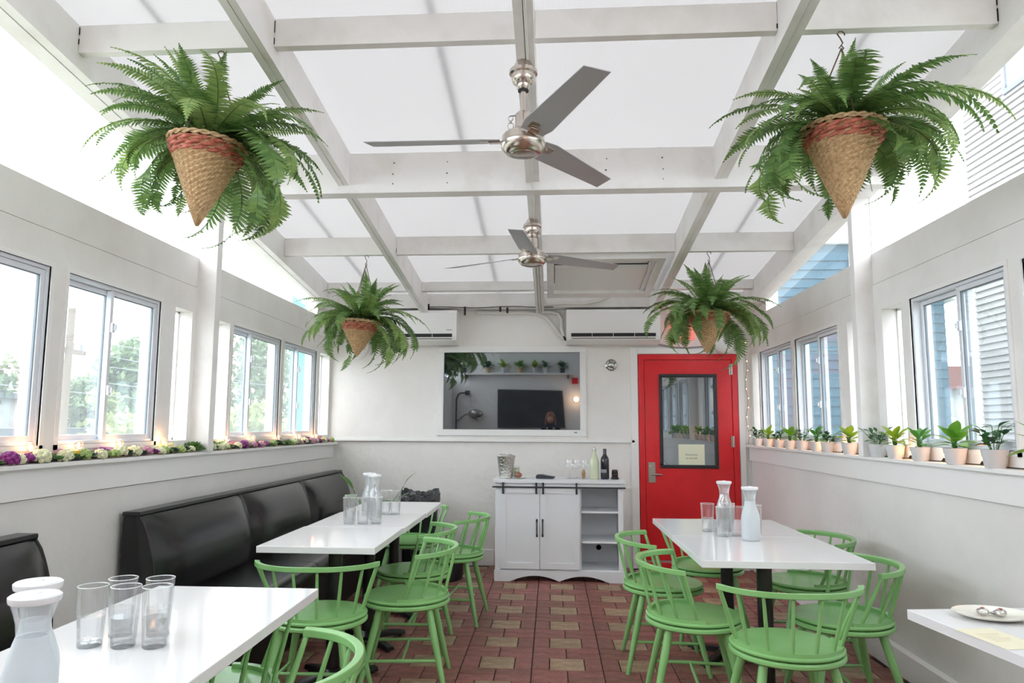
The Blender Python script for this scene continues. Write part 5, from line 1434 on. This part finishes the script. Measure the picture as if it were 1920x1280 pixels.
# neighbour with light grey siding on the right: its wall runs alongside
nb = empty('neighbour_house', (6.45, 11.27, -0.7), label='tall house with light grey horizontal siding seen through the right windows', cat='building')
MB().box(0.02, 5.0, -11.2, -0.02, 0, 9.5).build('wall', M_siding, nb)
winr = (-1.9, -1.13, 6.83, 7.9)   # y0,y1,z0,z1 of its window
n_b = int(9.4 / 0.1)
half = MB()
cnt = 0
for i in range(n_b):
    z = 0.1 * i
    segs = [(-11.2, -0.0)]
    if winr[2] - 0.08 < z + 0.05 < winr[3] + 0.08: segs = [(-11.2, winr[0] - 0.08), (winr[1] + 0.08, 0.0)]
    for s0, s1 in segs:
        m = half if i < 12 else MB()
        m.add([(0.02, s0, z + 0.1), (0.004, s0, z + 0.1), (-0.028, s0, z), (0.02, s0, z), (0.02, s1, z + 0.1), (0.004, s1, z + 0.1), (-0.028, s1, z), (0.02, s1, z)],
              [(0, 1, 2, 3), (7, 6, 5, 4), (1, 5, 6, 2), (2, 6, 7, 3), (0, 4, 5, 1), (3, 7, 4, 0)])
        if i >= 12: m.build('siding_board', M_siding, nb)
half.build('lower_siding', M_siding, nb)['kind'] = 'stuff'
MB().box(-0.03, 0.03, -0.04, 0.03, 0, 9.5).build('corner_board', M_trim, nb)
m = MB(); k = 0.07; (a, b, c, d) = winr
for p in ((a - k, a, c - k, d + k), (b, b + k, c - k, d + k), (a, b, c - k, c), (a, b, d, d + k)): m.box(-0.04, 0.02, p[0], p[1], p[2], p[3])
wf = m.build('window_frame', M_sidingw, nb)
MB().box(-0.01, 0.0, a, b, c, d).build('window_pane', M_skyglass, wf)
m = MB(); m.box(-0.015, -0.005, a + 0.32, a + 0.36, c, d); m.build('window_bar', M_trim, wf)
# blue sided house beyond
bl = empty('blue_house', (4.9, 12.0, -0.7), label='pale blue sided house with a sloping roof edge seen past the right post', cat='building')
P = [(-3.2, 0), (1.48, 0), (1.48, 4.2), (0.95, 4.45), (0.35, 5.08), (-3.2, 5.08)]
MB().prism(P, 0.02, 5.0, 'y').build('wall', M_teal, bl)
for i in range(0, 33):
    z = i * 0.15
    xr_ = 1.48 if z < 4.15 else (0.95 if z < 4.4 else 0.35)
    if z > 4.95: continue
    m = MB(); m.add([(-3.2, 0.02, z + 0.15), (-3.2, 0.004, z + 0.15), (-3.2, -0.016, z), (-3.2, 0.02, z), (xr_, 0.02, z + 0.15), (xr_, 0.004, z + 0.15), (xr_, -0.016, z), (xr_, 0.02, z)],
              [(0, 1, 2, 3), (7, 6, 5, 4), (1, 5, 6, 2), (2, 6, 7, 3), (0, 4, 5, 1), (3, 7, 4, 0)]); m.build('siding_board', M_teal, bl)
m = MB(); m.prism([(1.60, 4.10), (0.95, 4.50), (0.33, 5.16), (0.33, 5.26), (1.0, 4.60), (1.7, 4.18)], -0.15, 5.1, 'y'); m.build('roof_edge', M_trim, bl)
m = MB(); m.box(-3.25, 0.36, -0.08, 5.0, 5.08, 5.14); m.build('cornice', M_trim, bl)
MB().box(-0.02, 0.14, -0.25, -0.08, 4.35, 4.95).build('vent_box', M_trim, bl)
m = MB(); m.tube([(-2.2, -0.3, 3.6), (-1.0, -0.3, 4.1), (-0.3, -0.3, 4.45)], 0.012, 6); m.tube([(-0.75, -0.3, 4.2), (-0.68, -0.3, 4.0)], 0.012, 6); m.build('aerial_wire', M_trim, bl)
# small red roofed building and white fence farther off
rh = empty('red_roof_house', (14.5, 25, -0.7), label='distant low house with a red roof behind a white fence', cat='building')
MB().box(-3, 3, 0, 5, 0, 3.35).build('wall', M_bldg, rh)
m = MB(); m.prism([(-3.4, 3.35), (3.4, 3.35), (2.6, 4.1), (-2.6, 4.1)], -0.4, 5.4, 'y'); m.build('roof', M_roofr, rh)
wf = empty('white_fence', (9.6, 17, -0.7), label='low white board fence in front of the distant red roof', cat='fence')
for i in range(9): MB().box(-2.5, 3.5, 0, 0.04, 0.2 + i * 0.22, 0.38 + i * 0.22).build('fence_board', M_trim, wf)
for i in range(4): MB().box(-2.5 + 2 * i - .06, -2.5 + 2 * i + .06, 0.04, 0.14, 0, 2.3).build('fence_post', M_trim, wf)
# turquoise wall beside the back left corner
tag(MB().box(-2.74, -2.37, 7.35, 7.55, -0.7, 2.78).build('turquoise_wall', M_turq), 'turquoise painted wall end just outside the last left window', 'wall')
# left: white low buildings
def flat_house(x, y, w, d, h, label, hroof=0.18):
    t = empty('flat_roof_building', (x, y, -0.7), label=label, cat='building', group='white flat roofed buildings beyond the left windows')
    MB().box(-w / 2, w / 2, -d / 2, d / 2, 0, h).build('wall', M_bldg, t)
    MB().box(-w / 2 - 0.3, w / 2 + 0.3, -d / 2 - 0.3, d / 2 + 0.3, h, h + hroof).build('roof', M_roofg, t)
    for q in range(3):
        f_ = MB().box(w / 2, w / 2 + 0.03, -d / 2 + 0.6 + q * d / 3.4, -d / 2 + 1.5 + q * d / 3.4, h * .35, h * .75).build('window', M_trim, t)
        MB().box(w / 2 + .03, w / 2 + 0.04, -d / 2 + 0.68 + q * d / 3.4, -d / 2 + 1.42 + q * d / 3.4, h * .38, h * .72).build('window_pane', M_skyglass, f_)
    return t
flat_house(-15.5, 16.5, 4, 8, 1.75, 'nearer low white garage with a grey flat roof at the far left')
flat_house(-21, 24, 5, 12, 2.9, 'larger white flat roofed building behind the low garage at the far left')
flat_house(-19, 38, 6, 9, 2.6, 'white flat roofed building farther off behind the utility pole')
flat_house(-12.5, 40, 8, 8, 2.3, 'low pale building beyond the trees seen through the middle left windows')
def pole(x, y, h, label, lean=0.0):
    t = empty('utility_pole', (x, y, -0.7), label=label, cat='pole')
    m = MB(); m.tube([(0, 0, 0), (lean, 0, h)], [0.085, 0.065], 10); m.build('shaft', M_polew, t, smooth=True)
    MB().box(-0.04, 0.04, -0.5, 0.5, h * .80, h * .80 + 0.08).build('crossarm', M_polew, t)
    m = MB()
    for s in (-.4, -.15, .15, .4): m.cyl((0, s, h * .80 + .08), (0, s, h * .80 + .2), 0.03, n=8)
    m.build('insulator', M_gasket, t)
pole(-9.0, 12.7, 4.2, 'wooden utility pole seen in the second left window', 0.05)
pole(-11.5, 24.5, 6.0, 'wooden utility pole farther off behind the trees', 0.0)
for k, (za, zb, ya) in enumerate(((2.95, 4.4, -4), (2.75, 3.2, -4), (2.2, 2.6, -6), (1.95, 2.3, -6), (2.5, 3.6, -6))):
    m = MB(); m.tube([(-9.0 - 2.0 * (i / 10), 12.7 + (i / 10) * 30 - (0 if k else 0), za + (zb - za) * (i / 10) - 0.6 * math.sin(PI * i / 10) * .4) for i in range(-6, 11)], 0.008, 5)
    tag(m.build('overhead_wire', M_gasket), 'thin dark overhead wire beyond the left windows, ' + ('highest of the five', 'second from the top', 'fourth from the top', 'lowest of the five', 'third from the top')[k], 'wire', 'overhead wires beyond the left windows')
def tree(x, y, r_, zc, hgt, label, mt, n, seed, lf=0.16):
    t = empty('tree', (x, y, -0.7), label=label, cat='tree', group='trees beyond the windows')
    rn = random.Random(seed)
    m = MB(); m.tube([(0, 0, 0), (0.1, 0, (zc + .7) * .5), (0, 0.1, zc + .7)], [0.18, 0.13, 0.06], 8)
    for q in range(7):
        a = q * 2.4; m.tube([(0, 0, (zc + .7) * (.5 + .06 * q)), (r_ * .6 * math.cos(a), r_ * .6 * math.sin(a), (zc + .7) + hgt * (.1 * (q - 3)))], [0.06, 0.015], 5)
    m.build('trunk', M_bark, t)
    vs = []; fs = []
    blobs = [(rn.uniform(-.6, .6) * r_, rn.uniform(-.6, .6) * r_, rn.uniform(-.7, .75) * hgt, rn.uniform(.3, .55)) for _ in range(16)]
    for i in range(n):
        bx, by, bz, br = blobs[i % 16]
        d = Vector((rn.gauss(0, 1), rn.gauss(0, 1), rn.gauss(0, 1))).normalized() * (rn.random() ** .4)
        p = Vector((bx + d.x * br * r_, by + d.y * br * r_, zc + .7 + bz + d.z * br * hgt * .8))
        u = Vector((rn.gauss(0, 1), rn.gauss(0, 1), rn.gauss(0, 1))).normalized(); w = u.orthogonal().normalized()
        k = len(vs); s = lf * rn.uniform(.6, 1.2)
        vs += [p - u * s, p + w * s * .45, p + u * s, p - w * s * .45]; fs.append((k, k + 1, k + 2, k + 3))
    m = MB(); m.add(vs, fs); f = m.build('foliage', mt, t); f['kind'] = 'stuff'
tree(-11.5, 20.5, 1.6, 1.9, 2.1, 'tall grey green tree in the right pane of the second left window', M_tree, 3600, 1)
tree(-8.9, 14.6, 1.25, 0.85, 0.95, 'pale yellowish bush behind the utility pole', M_treeL, 3000, 2, .12)
tree(-19.5, 21.5, 2.2, 2.2, 1.6, 'dark round tree at the far left above the white roofs', M_tree, 2200, 3)
tree(-17.5, 27, 2.2, 1.9, 1.3, 'mid green tree behind the utility pole on the left', M_tree, 2400, 4)
tree(-10.6, 25.5, 2.2, 2.2, 2.4, 'tree seen through the middle left windows', M_tree, 3200, 5)
tree(-7.2, 27, 2.2, 2.2, 2.6, 'tree seen through the farthest left window', M_tree, 2600, 6)
tree(-6.6, 15.2, 1.2, 0.9, 1.0, 'low pale bush below the middle left windows', M_treeL, 2400, 7, .12)
tree(-14.5, 24.5, 1.8, 1.2, 1.4, 'light green shrubby tree between the white buildings', M_treeL, 2200, 8)
tree(13.0, 20, 1.2, 0.9, 0.9, 'small green shrub by the distant white fence on the right', M_tree, 1200, 9, .12)

# ------------------------------------------------------------------ photographer behind the camera (seen reflected)
def skin(name, verts, edges, radii, mt, parent, sub=2, root=0):
    me = bpy.data.meshes.new(name); me.from_pydata(verts, edges, []); me.materials.append(mt)
    o = bpy.data.objects.new(name, me); COL.objects.link(o); o.parent = parent
    s = o.modifiers.new('skin', 'SKIN'); 
    sv = me.skin_vertices
    if not sv:
        bpy.context.view_layer.objects.active = o; o.select_set(True); bpy.ops.mesh.customdata_skin_add(); sv = me.skin_vertices
    for i, r_ in enumerate(radii): sv[0].data[i].radius = (r_, r_ * (0.8 if i in (0, 1, 2) else 1)); sv[0].data[i].use_root = (i == root)
    u = o.modifiers.new('sub', 'SUBSURF'); u.levels = sub; u.render_levels = sub
    return o
pr = empty('person', (-0.02, -0.42, 0), label='person in dark clothes with long auburn hair holding up a camera, reflected in the screen', cat='person')
V = [(0, 0, 0.86), (0, 0.0, 1.02), (0, 0.0, 1.20), (0, 0, 1.33), (0, 0.02, 1.42), (0.16, 0, 1.29), (0.19, 0.10, 1.08), (0.07, 0.27, 1.25), (-0.16, 0, 1.29), (-0.19, 0.10, 1.08), (-0.07, 0.27, 1.25), (0.09, 0, 0.80), (0.10, 0.01, 0.46), (0.10, 0, 0.09), (-0.09, 0, 0.80), (-0.10, 0.01, 0.46), (-0.10, 0, 0.09)]
E_ = [(0, 1), (1, 2), (2, 3), (3, 4), (3, 5), (5, 6), (6, 7), (3, 8), (8, 9), (9, 10), (0, 11), (11, 12), (12, 13), (0, 14), (14, 15), (15, 16)]
skin('body', V, E_, [.15, .125, .15, .10, .05, .058, .042, .03, .058, .042, .03, .095, .06, .042, .095, .06, .042], M_cloth, pr)
m = MB(); m.lathe([(0.02, 1.405), (0.055, 1.43), (0.07, 1.48), (0.076, 1.54), (0.06, 1.60), (0.02, 1.63)], n=20, fy=1.15); m.build('head', M_skin, pr, smooth=True)
m = MB(); m.ell((0, -0.02, 1.55), 0.092, 0.105, 0.10, 18, 10); m.ell((0, -0.06, 1.38), 0.11, 0.05, 0.2, 16, 10); m.ell((0.085, -0.01, 1.42), 0.03, 0.05, 0.15, 10, 8); m.ell((-0.085, -0.01, 1.42), 0.03, 0.05, 0.15, 10, 8); m.build('hair', M_hair, pr, smooth=True)
for s in (-1, 1):
    for k in range(5):
        x = s * (0.062 + 0.0); z = 1.275 + 0.016 * k
        m = MB(); m.tube([(s * 0.075, 0.27, 1.27 + .012 * k), (s * 0.078, 0.30, z), (s * 0.06, 0.325, z), (s * 0.045, 0.325, z)] if k < 4 else [(s * 0.075, 0.27, 1.29), (s * 0.06, 0.262, 1.31), (s * 0.045, 0.262, 1.325)], [.011, .0095, .009, .008] if k < 4 else [.012, .010, .009], 8); m.build('finger', M_skin, pr, smooth=True)
pc = empty('photo_camera', (-0.02, -0.12, 1.31), label='black hand held camera raised by the photographer', cat='camera')
MB().box(-0.055, 0.055, -0.03, 0.008, -0.035, 0.04).build('camera_body', M_blackframe, pc, bevel=0.006)
m = MB(); m.cyl((0, 0.008, 0), (0, 0.035, 0), 0.03, n=20); m.build('lens', M_blackiron, pc, smooth=True)
